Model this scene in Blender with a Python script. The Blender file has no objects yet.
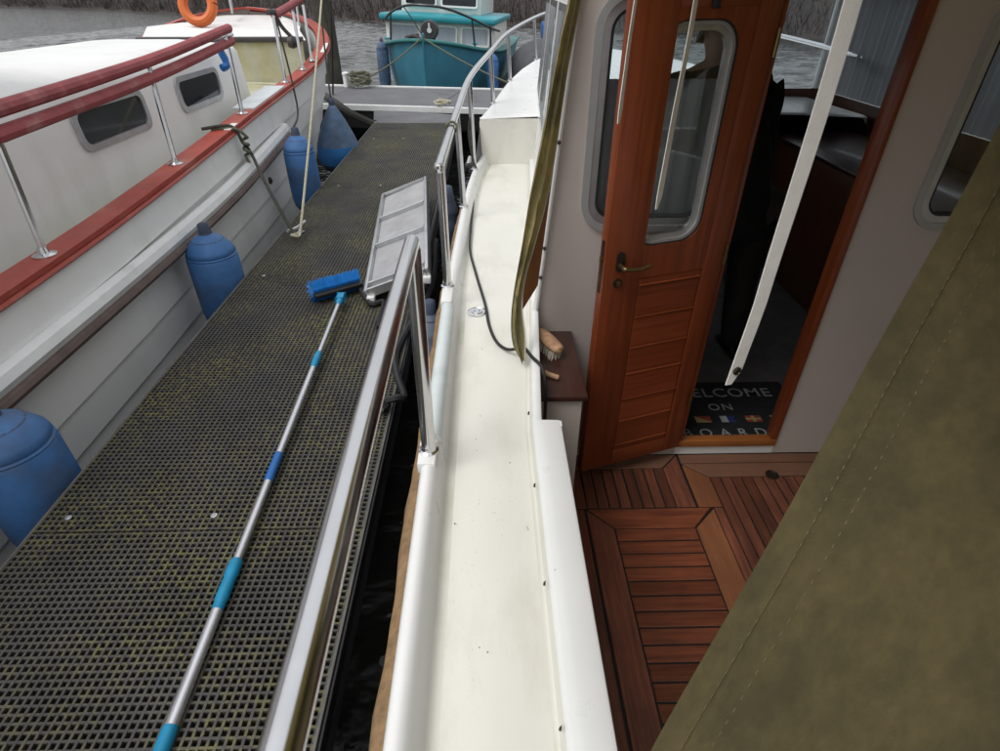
import bpy, bmesh, math, random
from mathutils import Vector, Matrix, noise
random.seed(7)
R = math.radians
C = bpy.context.scene.collection
S = bpy.context.scene

# ------------------------------------------------------------------ camera, sky, sun, exposure
ZC = 2.05; TH = R(34.6); PS = R(1.18); F = 560.0
cam = bpy.data.cameras.new('camera'); co = bpy.data.objects.new('camera', cam); C.objects.link(co)
co.location = (0, 0, ZC); co.rotation_euler = (R(90) - TH, 0, -PS)
cam.sensor_width = 36; cam.lens = 36 * F / 1000; cam.clip_start = 0.02; cam.clip_end = 600
cam.dof.use_dof = True; cam.dof.focus_distance = 2.8; cam.dof.aperture_fstop = 9
S.camera = co
W = bpy.data.worlds.new('World'); S.world = W; W.use_nodes = True
wn = W.node_tree; wn.nodes.clear()
sky = wn.nodes.new('ShaderNodeTexSky'); sky.sky_type = 'NISHITA'; sky.sun_disc = False
SUN_EL, SUN_AZ = 58, -125          # azimuth from +Y towards +X, degrees
sky.sun_elevation = R(SUN_EL); sky.sun_rotation = R(SUN_AZ)
sky.air_density = 1.5; sky.dust_density = 6.0; sky.ozone_density = 1.0
hs = wn.nodes.new('ShaderNodeHueSaturation'); hs.inputs['Saturation'].default_value = 0.16
bg = wn.nodes.new('ShaderNodeBackground'); bg.inputs['Strength'].default_value = 0.105
wo = wn.nodes.new('ShaderNodeOutputWorld')
ov = wn.nodes.new('ShaderNodeMix'); ov.data_type = 'RGBA'; ov.inputs[0].default_value = .62; ov.inputs[7].default_value = (7.4, 7.6, 7.9, 1)   # even cloud layer
tc = wn.nodes.new('ShaderNodeTexCoord'); sx = wn.nodes.new('ShaderNodeSeparateXYZ'); wn.links.new(tc.outputs['Generated'], sx.inputs[0])
gr = wn.nodes.new('ShaderNodeMapRange'); gr.inputs['To Min'].default_value = .80; gr.inputs['To Max'].default_value = 1.22; wn.links.new(sx.outputs['Z'], gr.inputs['Value'])
cl = wn.nodes.new('ShaderNodeMix'); cl.data_type = 'RGBA'; cl.blend_type = 'MULTIPLY'; cl.inputs[0].default_value = 1; cl.inputs[6].default_value = (7.6, 7.8, 8.1, 1); wn.links.new(gr.outputs[0], cl.inputs[7])
wn.links.new(cl.outputs[2], ov.inputs[7])
wn.links.new(sky.outputs[0], hs.inputs['Color']); wn.links.new(hs.outputs[0], ov.inputs[6]); wn.links.new(ov.outputs[2], bg.inputs['Color'])
wn.links.new(bg.outputs[0], wo.inputs[0])
sl = bpy.data.lights.new('sun', 'SUN'); sl.energy = 1.0; sl.angle = R(28); sl.color = (1, .97, .93)
so = bpy.data.objects.new('sun', sl); C.objects.link(so)
sd = Vector((math.sin(R(SUN_AZ)) * math.cos(R(SUN_EL)), math.cos(R(SUN_AZ)) * math.cos(R(SUN_EL)), math.sin(R(SUN_EL))))
so.rotation_euler = (-sd).to_track_quat('-Z', 'Y').to_euler(); so.location = (0, 0, 30)
S.view_settings.view_transform = 'Standard'; S.view_settings.look = 'None'
S.view_settings.exposure = 0.42; S.view_settings.gamma = 1
S.render.engine = 'CYCLES'

# ------------------------------------------------------------------ pixel helper (direction only; depth from plane touched)
def P(px, py, z=None, Y=None, X=None):
    u = (px - 500) / F; v = (py - 375.5) / F; c, s = math.cos(TH), math.sin(TH); f = c - s * v
    d = Vector((u * math.cos(PS) + f * math.sin(PS), -u * math.sin(PS) + f * math.cos(PS), -(s + c * v)))
    t = (z - ZC) / d.z if z is not None else Y / d.y if Y is not None else X / d.x
    return Vector((0, 0, ZC)) + d * t

# ------------------------------------------------------------------ materials
MATS = {}
def mat(name, col, rough=.5, metal=0.0, var=.12, scale=6.0, bump=0.0, bscale=60.0, dirt=None, dscale=2.0, dthr=(.55, .7), damt=1.0,
        stretch=(1, 1, 1), coat=0.0, spec=.5, rnd=0.0, rvar=.1, trans=0.0, ior=1.45, grain=None, gscale=(40, 3, 40), alpha=1.0, dfine=0, speck=None):
    m = bpy.data.materials.new(name); m.use_nodes = True; nt = m.node_tree; N = nt.nodes; L = nt.links
    b = N['Principled BSDF']
    geo = N.new('ShaderNodeNewGeometry')
    mp = N.new('ShaderNodeMapping'); mp.inputs['Scale'].default_value = stretch; L.new(geo.outputs['Position'], mp.inputs['Vector'])
    def nz(sc, det=6, rg=.6, src=None):
        n = N.new('ShaderNodeTexNoise'); n.inputs['Scale'].default_value = sc; n.inputs['Detail'].default_value = det
        n.inputs['Roughness'].default_value = rg; L.new(src or mp.outputs[0], n.inputs['Vector']); return n.outputs['Fac']
    def ramp(fac, lo, hi):
        r = N.new('ShaderNodeMapRange'); r.inputs['From Min'].default_value = lo; r.inputs['From Max'].default_value = hi
        r.clamp = True; L.new(fac, r.inputs['Value']); return r.outputs[0]
    def mix(fac, a, c2):
        x = N.new('ShaderNodeMix'); x.data_type = 'RGBA'
        if isinstance(fac, float): x.inputs[0].default_value = fac
        else: L.new(fac, x.inputs[0])
        for s_, v_ in ((6, a), (7, c2)):
            if isinstance(v_, tuple): x.inputs[s_].default_value = (*v_, 1)
            else: L.new(v_, x.inputs[s_])
        return x.outputs[2]
    lo = tuple(c * (1 - var) for c in col); hi = tuple(min(1, c * (1 + var)) for c in col)
    fac = ramp(nz(scale), .3, .7)
    cur = mix(fac, lo, hi)
    if grain is not None:
        mg = N.new('ShaderNodeMapping'); mg.inputs['Scale'].default_value = gscale; L.new(geo.outputs['Position'], mg.inputs['Vector'])
        g = nz(1.0, 5, .65, mg.outputs[0])
        cur = mix(ramp(g, .38, .68), cur, grain)
        gout = g
    if rnd > 0:
        oi = N.new('ShaderNodeObjectInfo'); h = N.new('ShaderNodeHueSaturation')
        r = N.new('ShaderNodeMapRange'); r.inputs['To Min'].default_value = 1 - rnd; r.inputs['To Max'].default_value = 1 + rnd
        L.new(oi.outputs['Random'], r.inputs['Value']); L.new(r.outputs[0], h.inputs['Value']); L.new(cur, h.inputs['Color']); cur = h.outputs[0]
    if dirt is not None:
        d = ramp(nz(dscale, 8, .65), *dthr)
        if dfine:
            fm = N.new('ShaderNodeMath'); fm.operation = 'MULTIPLY'; L.new(d, fm.inputs[0]); L.new(ramp(nz(dfine, 3, .6), .46, .58), fm.inputs[1]); d = fm.outputs[0]
        mm = N.new('ShaderNodeMath'); mm.operation = 'MULTIPLY'; mm.inputs[1].default_value = damt; L.new(d, mm.inputs[0])
        cur = mix(mm.outputs[0], cur, dirt)
    if speck is not None:
        k1 = N.new('ShaderNodeMath'); k1.operation = 'MULTIPLY'; L.new(ramp(nz(speck[1], 2, .5), speck[2], speck[2] + .05), k1.inputs[0]); L.new(ramp(nz(3.1, 4, .6), .45, .62), k1.inputs[1])
        cur = mix(k1.outputs[0], cur, speck[0])
    L.new(cur, b.inputs['Base Color'])
    rr = N.new('ShaderNodeMapRange'); rr.inputs['To Min'].default_value = max(.02, rough - rvar); rr.inputs['To Max'].default_value = min(1, rough + rvar)
    L.new(nz(scale * 2.3), rr.inputs['Value']); L.new(rr.outputs[0], b.inputs['Roughness'])
    b.inputs['Metallic'].default_value = metal; b.inputs['Specular IOR Level'].default_value = spec
    b.inputs['Coat Weight'].default_value = coat; b.inputs['Coat Roughness'].default_value = .12
    b.inputs['Transmission Weight'].default_value = trans; b.inputs['IOR'].default_value = ior
    if bump > 0:
        bp = N.new('ShaderNodeBump'); bp.inputs['Strength'].default_value = 1.0; bp.inputs['Distance'].default_value = bump
        L.new(gout if grain is not None else nz(bscale), bp.inputs['Height']); L.new(bp.outputs[0], b.inputs['Normal'])
    MATS[name] = m; m['_'] = 0
    return m

mat('gelcoat', (.73, .72, .655), .34, var=.035, scale=2.2, dirt=(.42, .39, .30), dscale=4.2, dthr=(.50, .80), damt=.42, stretch=(1.6, .6, 1), speck=((.22, .20, .15), 210, .70), bump=.0006, bscale=14)
mat('gelcoat_white', (.74, .745, .735), .3, var=.03, scale=3, dirt=(.58, .57, .52), dscale=1.6, dthr=(.55, .8), damt=.3)
mat('gutter_gelcoat', (.66, .655, .59), .45, var=.06, scale=5, dirt=(.42, .42, .27), dscale=6, dthr=(.5, .72), damt=.5, stretch=(1, .5, 1))
mat('blue_white_paint', (.58, .635, .64), .4, var=.06, scale=12, dirt=(.4, .45, .42), dscale=9, dthr=(.55, .75), damt=.4)
mat('hull_dark', (.03, .035, .05), .35, var=.2)
mat('hull_white', (.76, .76, .745), .35, var=.05, scale=1.5, dirt=(.40, .38, .32), dscale=1.3, dthr=(.5, .8), damt=.5, stretch=(1, 1, .35))
mat('strake_rope', (.24, .15, .075), .9, var=.3, scale=30, bump=.004, bscale=90)
mat('stainless', (.62, .62, .63), .17, metal=1, var=.06, scale=9, rvar=.07, dirt=(.33, .29, .27), dscale=7, dthr=(.58, .78), damt=.6)
mat('chrome', (.7, .7, .7), .12, metal=1, var=.05)
mat('aluminium', (.55, .56, .57), .38, metal=.85, var=.1, scale=14, dirt=(.3, .3, .3), dscale=5, damt=.5)
mat('alu_plate', (.40, .40, .41), .6, metal=.25, var=.1, scale=7, dirt=(.22, .22, .22), dscale=4, dthr=(.5, .75), damt=.6, bump=.002, bscale=110)
mat('alu_pole', (.66, .66, .70), .33, metal=.8, var=.05, scale=4)
mat('grating', (.050, .047, .046), .62, var=.3, scale=5, dirt=(.18, .17, .045), dscale=2.1, dthr=(.38, .70), damt=.75, dfine=40, rvar=.15, bump=.001, bscale=150)
mat('pontoon_frame', (.10, .095, .09), .6, var=.3, scale=6, dirt=(.16, .11, .06), dscale=4, damt=.6)
mat('black_plastic', (.012, .012, .013), .5, var=.3, bump=.001)
mat('black_rubber', (.016, .016, .017), .55, var=.3, bump=.001)
mat('walkway_top', (.13, .13, .14), .75, var=.15, scale=3, dirt=(.08, .08, .085), dscale=2, damt=.6, bump=.002, bscale=140)
mat('white_edge', (.72, .73, .72), .5, var=.06, dirt=(.35, .34, .3), dscale=3, dthr=(.55, .75), damt=.6)
mat('pile_wood', (.075, .070, .055), .9, var=.4, scale=4, grain=(.035, .033, .026), gscale=(30, 30, 1.5), bump=.02, dirt=(.06, .075, .03), dscale=1.5, damt=.6)
mat('red_paint', (.34, .055, .038), .42, var=.16, scale=5, dirt=(.45, .20, .14), dscale=4, dthr=(.55, .78), damt=.6)
mat('orange_red', (.46, .10, .045), .5, var=.15)
mat('red_foam', (.28, .055, .060), .6, var=.2, scale=9, dirt=(.40, .22, .20), dscale=6, damt=.5)
mat('khaki', (.42, .41, .31), .7, var=.15, scale=4, dirt=(.36, .31, .10), dscale=3, dthr=(.45, .7), damt=.8)
mat('dark_trim', (.05, .045, .045), .5, var=.2)
mat('brown_strake', (.12, .085, .075), .55, var=.25, scale=9, dirt=(.22, .2, .19), dscale=6, damt=.5)
mat('grey_pad', (.52, .55, .57), .6, var=.06, scale=8, bump=.001, bscale=200)
mat('blue_fender', (.050, .150, .36), .55, var=.22, scale=6, dirt=(.075, .085, .11), dscale=3.5, dthr=(.48, .68), damt=.75, bump=.001)
mat('fender_faded', (.075, .125, .21), .65, var=.3, scale=8, dirt=(.06, .06, .06), dscale=5, damt=.6)
mat('fender_bright', (.03, .16, .42), .45, var=.15)
mat('fender_dark', (.045, .06, .10), .65, var=.35, scale=12)
mat('grey_blue_fender', (.16, .19, .25), .5, var=.15, dirt=(.08, .08, .09), dscale=6, damt=.6)
mat('teal_hull', (.060, .235, .330), .4, var=.16, scale=2.2, dirt=(.12, .19, .17), dscale=2.4, dthr=(.55, .78), damt=.6, stretch=(1, 1, .5))
mat('teal_bright', (.03, .28, .33), .4, var=.1, scale=4)
mat('teal_deck', (.03, .17, .17), .5, var=.1)
mat('cream_paint', (.80, .78, .74), .4, var=.06, dirt=(.45, .42, .35), dscale=3, damt=.5)
mat('dark_steel', (.08, .08, .085), .4, metal=.7, var=.2)
mat('curtain', (.60, .61, .63), .8, var=.10, scale=7, stretch=(6, 1, .3))
mat('pane_grey', (.40, .41, .46), .3, var=.1, scale=5, stretch=(4, 1, .5))
mat('grey_tarp', (.075, .075, .085), .8, var=.2, scale=4, bump=.006, bscale=12)
mat('blue_plastic', (.02, .12, .38), .4, var=.15)
mat('broom_blue', (.008, .17, .52), .45, var=.2, scale=30)
mat('broom_teal', (.012, .22, .40), .35, var=.15, scale=20)
mat('rope_beige', (.40, .37, .27), .9, var=.25, scale=60, bump=.002, bscale=160)
mat('rope_green', (.13, .13, .085), .9, var=.3, scale=60, bump=.003, bscale=160)
mat('rope_dark', (.045, .042, .036), .9, var=.3, scale=60, bump=.003, bscale=160)
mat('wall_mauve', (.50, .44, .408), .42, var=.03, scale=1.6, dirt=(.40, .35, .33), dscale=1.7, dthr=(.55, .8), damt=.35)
mat('mahogany', (.23, .052, .016), .36, var=.18, scale=3, grain=(.14, .029, .010), gscale=(42, 42, 1.8), coat=.15, bump=.0004)
mat('mahogany_h', (.23, .051, .016), .36, var=.15, scale=3, grain=(.15, .031, .010), gscale=(1.4, 1.4, 60), coat=.15, rnd=.1)
mat('sill_wood', (.34, .12, .030), .35, var=.15, scale=3, grain=(.22, .07, .02), gscale=(2, 30, 30), coat=.3)
mat('teak_x', (.20, .058, .026), .45, var=.25, scale=5, grain=(.085, .025, .014), gscale=(3, 55, 40), rnd=.28, bump=.0008, dirt=(.04, .022, .016), dscale=5, dthr=(.55, .75), damt=.6)
mat('teak_y', (.165, .056, .032), .45, var=.25, scale=5, grain=(.075, .028, .019), gscale=(55, 3, 40), rnd=.28, bump=.0008, dirt=(.20, .12, .08), dscale=6, dthr=(.6, .8), damt=.5)
mat('teak_light_x', (.19, .09, .055), .6, var=.2, scale=5, grain=(.15, .075, .045), gscale=(3, 55, 40), rnd=.2, bump=.001)
mat('teak_light_y', (.22, .085, .036), .5, var=.2, scale=5, grain=(.16, .06, .03), gscale=(55, 3, 40), rnd=.2, bump=.001)
mat('caulk', (.010, .009, .009), .6, var=.2)
mat('shelf_wood', (.060, .024, .018), .38, var=.25, scale=8, grain=(.045, .018, .014), gscale=(70, 4, 40), coat=.2)
mat('brush_wood', (.50, .31, .19), .6, var=.18, scale=20, grain=(.30, .15, .075), gscale=(30, 30, 30), bump=.0008)
mat('bristle', (.62, .58, .48), .8, var=.15, scale=50)
mat('brass', (.22, .155, .07), .35, metal=.9, var=.25, scale=30)
mat('dark_brass', (.06, .05, .04), .4, metal=.8, var=.3, scale=30)
mat('window_grey', (.40, .40, .40), .38, metal=.35, var=.08)
mat('gasket', (.02, .02, .022), .5, var=.1)
mat('olive_canvas', (.40, .34, .17), .85, var=.35, scale=7, dirt=(.13, .145, .075), dscale=6, dthr=(.48, .66), damt=.7, bump=.0012, bscale=280)
mat('flap_canvas', (.185, .148, .068), .9, var=.12, scale=14, dirt=(.105, .092, .046), dscale=2.2, dthr=(.46, .62), damt=.75, stretch=(4, 4, .7), bump=.0010, bscale=330, speck=((.22, .17, .09), 90, .68))
mat('lining_rust', (.36, .15, .05), .85, var=.2, scale=9)
mat('olive_thread', (.15, .125, .065), .85)
mat('olive_light', (.20, .185, .105), .85, var=.2, scale=6, bump=.0008, bscale=240)
mat('piping', (.42, .40, .33), .7, var=.1)
mat('webbing', (.80, .775, .74), .75, var=.06, scale=40, bump=.0008, bscale=500)
mat('mat_black', (.012, .013, .015), .95, var=.3, scale=60, bump=.003, bscale=300)
mat('mat_grey', (.27, .275, .28), .95, var=.2, scale=80)
mat('mat_red', (.26, .045, .03), .95); mat('mat_yellow', (.36, .27, .12), .95); mat('mat_white', (.34, .36, .38), .95); mat('mat_blue', (.015, .03, .13), .95)
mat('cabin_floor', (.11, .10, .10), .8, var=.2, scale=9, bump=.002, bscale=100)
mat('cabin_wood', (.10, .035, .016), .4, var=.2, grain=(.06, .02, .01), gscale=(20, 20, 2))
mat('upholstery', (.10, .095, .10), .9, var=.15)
mat('jacket', (.008, .008, .009), .75, var=.3, scale=12, bump=.004, bscale=18)
mat('trousers', (.034, .028, .027), .85, var=.3, scale=10, bump=.005, bscale=22)
mat('skin', (.50, .30, .22), .5, var=.06); mat('hair', (.05, .035, .025), .6, var=.3, scale=40)
mat('boot', (.012, .011, .011), .5, var=.2)
mat('orange_buoy', (.62, .14, .03), .5, var=.1)
mat('mud', (.034, .026, .023), .85, var=.3, scale=1.5, bump=.05, bscale=2)
mat('brush_brown', (.040, .030, .026), .9, var=.45, scale=.8)
mat('bark', (.055, .043, .036), .9, var=.3, scale=3, bump=.01, bscale=20)
mat('dirt', (.03, .028, .022), .9, var=.3)
def glassmat(name, tint=(.92, .95, .95)):
    m = bpy.data.materials.new(name); m.use_nodes = True; b = m.node_tree.nodes['Principled BSDF']
    b.inputs['Base Color'].default_value = (*tint, 1); b.inputs['Transmission Weight'].default_value = 1
    b.inputs['Roughness'].default_value = .015; b.inputs['IOR'].default_value = 1.5; MATS[name] = m
mat('dark_glass', (.018, .020, .022), .06, var=.2, rvar=.03)
glassmat('glass'); glassmat('tinted', (.80, .87, .90))
# water: dark body, wavelets as relief
m = bpy.data.materials.new('water'); m.use_nodes = True; nt = m.node_tree; b = nt.nodes['Principled BSDF']
b.inputs['Base Color'].default_value = (.016, .017, .014, 1); b.inputs['Roughness'].default_value = .06; b.inputs['IOR'].default_value = 1.33
g = nt.nodes.new('ShaderNodeNewGeometry'); mp = nt.nodes.new('ShaderNodeMapping'); mp.inputs['Scale'].default_value = (1, 1.7, 1)
nt.links.new(g.outputs['Position'], mp.inputs['Vector'])
n1 = nt.nodes.new('ShaderNodeTexNoise'); n1.inputs['Scale'].default_value = 1.6; n1.inputs['Detail'].default_value = 3; n1.inputs['Distortion'].default_value = .6
n2 = nt.nodes.new('ShaderNodeTexNoise'); n2.inputs['Scale'].default_value = 6; n2.inputs['Detail'].default_value = 2
for n in (n1, n2): nt.links.new(mp.outputs[0], n.inputs['Vector'])
ad = nt.nodes.new('ShaderNodeMath'); ad.operation = 'MULTIPLY_ADD'; ad.inputs[1].default_value = .22
nt.links.new(n2.outputs['Fac'], ad.inputs[0]); nt.links.new(n1.outputs['Fac'], ad.inputs[2])
bp = nt.nodes.new('ShaderNodeBump'); bp.inputs['Distance'].default_value = .06; bp.inputs['Strength'].default_value = 1
nt.links.new(ad.outputs[0], bp.inputs['Height']); nt.links.new(bp.outputs[0], b.inputs['Normal']); MATS['water'] = m

# ------------------------------------------------------------------ mesh helpers
def BM(): return bmesh.new()
def V(*a): return Vector(a if len(a) > 1 else a[0])
def face(bm, vs):
    try: return bm.faces.new(vs)
    except ValueError: return None
def box(bm, c, s, rot=None, bev=0):
    c = V(c); r = bmesh.ops.create_cube(bm, size=1.0)
    for v in r['verts']:
        v.co = Vector((v.co.x * s[0], v.co.y * s[1], v.co.z * s[2]))
        if rot is not None: v.co = rot @ v.co
        v.co += c
    if bev:
        es = list({e for v in r['verts'] for e in v.link_edges})
        bmesh.ops.bevel(bm, geom=es, offset=bev, segments=2, profile=.5, affect='EDGES')
def bb(bm, x0, x1, y0, y1, z0, z1, bev=0): box(bm, ((x0 + x1) / 2, (y0 + y1) / 2, (z0 + z1) / 2), (abs(x1 - x0), abs(y1 - y0), abs(z1 - z0)), None, bev)
def prism(bm, poly, z0, z1, ch=0.0, xf=None):
    """vertical prism over a convex polygon (counter-clockwise), top edge chamfered by ch"""
    n = len(poly); rings = [[Vector((p[0], p[1], z0)) for p in poly]]
    if ch:
        rings.append([Vector((p[0], p[1], z1 - ch)) for p in poly]); ins = []
        for i in range(n):
            a, b2, c2 = Vector(poly[i - 1][:2]), Vector(poly[i][:2]), Vector(poly[(i + 1) % n][:2])
            e1 = (b2 - a).normalized(); e2 = (c2 - b2).normalized(); n1 = Vector((-e1.y, e1.x)); n2 = Vector((-e2.y, e2.x))
            k = n1 + n2; k = k / max(.3, (1 + n1.dot(n2))); q = b2 + k * ch; ins.append(Vector((q.x, q.y, z1)))
        rings.append(ins)
    else: rings.append([Vector((p[0], p[1], z1)) for p in poly])
    rv = [[bm.verts.new(xf @ q if xf else q) for q in r] for r in rings]
    for a, b2 in zip(rv, rv[1:]):
        for i in range(n): face(bm, (a[i], a[(i + 1) % n], b2[(i + 1) % n], b2[i]))
    face(bm, rv[-1]); face(bm, rv[0][::-1])
def frames(pts):
    T = []
    for i in range(len(pts)):
        a = pts[max(0, i - 1)]; b2 = pts[min(len(pts) - 1, i + 1)]; T.append((b2 - a).normalized())
    up = Vector((0, 0, 1)) if abs(T[0].z) < .9 else Vector((1, 0, 0))
    n = T[0].cross(up).normalized(); out = []
    for t in T:
        n = (n - t * n.dot(t)).normalized(); out.append((t, n, t.cross(n)))
    return out
def tube(bm, pts, r, seg=10, cap=True):
    pts = [V(p) for p in pts]; fr = frames(pts); rr = r if isinstance(r, (list, tuple)) else [r] * len(pts); rings = []
    for p, (t, n, b2), q in zip(pts, fr, rr):
        rings.append([bm.verts.new(p + (n * math.cos(2 * math.pi * k / seg) + b2 * math.sin(2 * math.pi * k / seg)) * q) for k in range(seg)])
    for a, c2 in zip(rings, rings[1:]):
        for k in range(seg): face(bm, (a[k], a[(k + 1) % seg], c2[(k + 1) % seg], c2[k]))
    if cap: face(bm, rings[0][::-1]); face(bm, rings[-1])
def smoothpath(pts, n=8):
    pts = [V(p) for p in pts]; out = []
    for i in range(len(pts) - 1):
        p0 = pts[max(0, i - 1)]; p1 = pts[i]; p2 = pts[i + 1]; p3 = pts[min(len(pts) - 1, i + 2)]
        for k in range(n):
            t = k / n
            out.append(.5 * ((2 * p1) + (p2 - p0) * t + (2 * p0 - 5 * p1 + 4 * p2 - p3) * t * t + (3 * p1 - p0 - 3 * p2 + p3) * t ** 3))
    out.append(pts[-1]); return out
def sag(a, b2, d, n=12):
    a, b2 = V(a), V(b2); return [a.lerp(b2, i / n) + Vector((0, 0, -d * 4 * (i / n) * (1 - i / n))) for i in range(n + 1)]
def loft(bm, rings, closed=False, capends=False):
    rv = [[bm.verts.new(V(p)) for p in r] for r in rings]
    for a, c2 in zip(rv, rv[1:]):
        n = len(a)
        for k in range(n if closed else n - 1): face(bm, (a[k], a[(k + 1) % n], c2[(k + 1) % n], c2[k]))
    if capends: face(bm, rv[0][::-1]); face(bm, rv[-1])
    return rv
def lathe(bm, prof, o, axis=(0, 0, 1), seg=20):
    o = V(o); a = V(axis).normalized(); up = Vector((0, 0, 1)) if abs(a.z) < .9 else Vector((1, 0, 0)); n = a.cross(up).normalized(); b2 = a.cross(n)
    loft(bm, [[o + a * h + (n * math.cos(2 * math.pi * k / seg) + b2 * math.sin(2 * math.pi * k / seg)) * max(r, .0004) for k in range(seg)] for r, h in prof], True, True)
def rrect(w, h, r, n=6):
    out = []
    for cx, cy, a0 in ((w / 2 - r, h / 2 - r, 0), (-w / 2 + r, h / 2 - r, 90), (-w / 2 + r, -h / 2 + r, 180), (w / 2 - r, -h / 2 + r, 270)):
        for k in range(n + 1): a = R(a0 + 90 * k / n); out.append((cx + r * math.cos(a), cy + r * math.sin(a)))
    return out
def ringframe(bm, outer, inner, d0, d1, xf):
    """frame between two equal-count outlines, from depth d0 to d1; xf maps (a, b, d) to a point"""
    n = len(outer); A = [[bm.verts.new(xf(*p, d)) for p in o] for o, d in ((outer, d0), (outer, d1), (inner, d1), (inner, d0))]
    for i in range(4):
        a, c2 = A[i], A[(i + 1) % 4]
        for k in range(n): face(bm, (a[k], a[(k + 1) % n], c2[(k + 1) % n], c2[k]))
def slabpoly(bm, outline, d0, d1, xf):
    n = len(outline); a = [bm.verts.new(xf(*p, d0)) for p in outline]; c2 = [bm.verts.new(xf(*p, d1)) for p in outline]
    face(bm, a[::-1]); face(bm, c2)
    for k in range(n): face(bm, (a[k], a[(k + 1) % n], c2[(k + 1) % n], c2[k]))
WL = {}
def obj(name, bm, m, parent=None, smooth=35, origin=None):
    bmesh.ops.recalc_face_normals(bm, faces=bm.faces[:])
    me = bpy.data.meshes.new(name)
    xs = [v.co for v in bm.verts]
    lo = Vector([min(v[i] for v in xs) for i in range(3)]); hi = Vector([max(v[i] for v in xs) for i in range(3)])
    c = V(origin) if origin else Vector(((lo.x + hi.x) / 2, (lo.y + hi.y) / 2, lo.z))
    bmesh.ops.translate(bm, verts=bm.verts[:], vec=-c)
    for f in bm.faces: f.smooth = smooth > 0
    bm.to_mesh(me); bm.free()
    if smooth > 0: me.set_sharp_from_angle(angle=R(smooth))
    me.materials.append(MATS[m]); o = bpy.data.objects.new(name, me); C.objects.link(o)
    WL[o] = c
    if parent: o.parent = parent; o.location = c - WL[parent]
    else: o.location = c
    return o
def thing(name, label, cat, loc, group=None):
    o = bpy.data.objects.new(name, None); C.objects.link(o); o.location = loc; o.empty_display_size = .1; WL[o] = V(loc)
    return tag(o, label, cat, group)
def tag(o, label=None, cat=None, group=None, kind=None):
    if label: o['label'] = label
    if cat: o['category'] = cat
    if group: o['group'] = group
    if kind: o['kind'] = kind
    return o
def bar(bm, a, b2, w, h, up=(0, 0, 1), bev=0):
    a, b2 = V(a), V(b2); t = (b2 - a); L = t.length; t.normalize(); s = t.cross(V(up)).normalized(); u = s.cross(t)
    rot = Matrix((s, t, u)).transposed(); box(bm, (a + b2) / 2, (w, L, h), rot, bev)
def one(fn, *a, **k):
    b = BM(); fn(b, *a, **k); return b
def ribbon(bm, left, right, mid=None, th=.003):
    """cloth strip with thickness between two edge polylines, optional mid line"""
    rows = [left] + ([mid] if mid else []) + [right]
    cols = [[V(r[i]) for r in rows] for i in range(len(left))]
    rv = [[bm.verts.new(p) for p in c] for c in cols]
    for a, c2 in zip(rv, rv[1:]):
        for k in range(len(a) - 1): face(bm, (a[k], a[k + 1], c2[k + 1], c2[k]))
    bmesh.ops.recalc_face_normals(bm, faces=bm.faces[:])
    bmesh.ops.solidify(bm, geom=bm.faces[:], thickness=th)

# ================================================================== SETTING
# water: one sheet reaching past the far bank
bm = BM(); wr = random.Random(11)
waves = [(wr.gauss(0, .55), wr.uniform(.25, 1.0), wr.uniform(0, 6.3)) for k in range(26)]
def wz(x, y):
    f = max(0, min(1, (y - 7) / 4, (58 - y) / 4, (x + 24) / 4, (14 - x) / 4)); z = 0
    for a_, l_, p_ in waves: z += .0105 * l_ * math.sin((x * math.sin(a_) + y * math.cos(a_)) * 6.283 / (l_ * 1.3) + p_)
    return f * z * .95
xs_ = [-24 + .2 * i for i in range(191)]; ys_ = [-2 + 1.5 * i for i in range(6)]
while ys_[-1] < 57.8: ys_.append(ys_[-1] + (.11 if ys_[-1] < 30 else .18))
ys_.append(58.0)
gridv = [[bm.verts.new((x, y, wz(x, y))) for x in xs_] for y in ys_]
for r0, r1 in zip(gridv, gridv[1:]):
    for i in range(len(r0) - 1): bm.faces.new((r0[i], r0[i + 1], r1[i + 1], r1[i]))
X0, X1, Y0, Y1 = -24, xs_[-1], -2, 58
for q in (((-220, -60), (220, -60), (220, Y0), (-220, Y0)), ((-220, Y0), (X0, Y0), (X0, Y1), (-220, Y1)), ((X1, Y0), (220, Y0), (220, Y1), (X1, Y1)), ((-220, Y1), (220, Y1), (220, 330), (-220, 330))):
    face(bm, [bm.verts.new((*p, 0)) for p in q])
tag(obj('river_water', bm, 'water', smooth=180), kind='structure')
def shoreY(x): return max(30, min(95, 45 - .75 * x)) + 1.5 * math.sin(x * .23) + .6 * math.sin(x * .9)
bm = BM(); rows = []
for i in range(140):
    x = -150 + i * 2.0; y0 = shoreY(x)
    rows.append([(x, y0 - 3, -.6), (x, y0 + .2, .06 + .08 * noise.noise((x, 0, 0))), (x, y0 + 2, .55 + .25 * noise.noise((x * .7, 3, 0))),
                 (x, y0 + 5, 1.5 + .4 * noise.noise((x * .5, 7, 0))), (x, y0 + 14, 3.2 + .8 * noise.noise((x * .2, 9, 0))), (x, y0 + 45, 4.5), (x, y0 + 150, 6)])
loft(bm, rows); tag(obj('river_bank', bm, 'mud', smooth=80), kind='structure')
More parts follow.
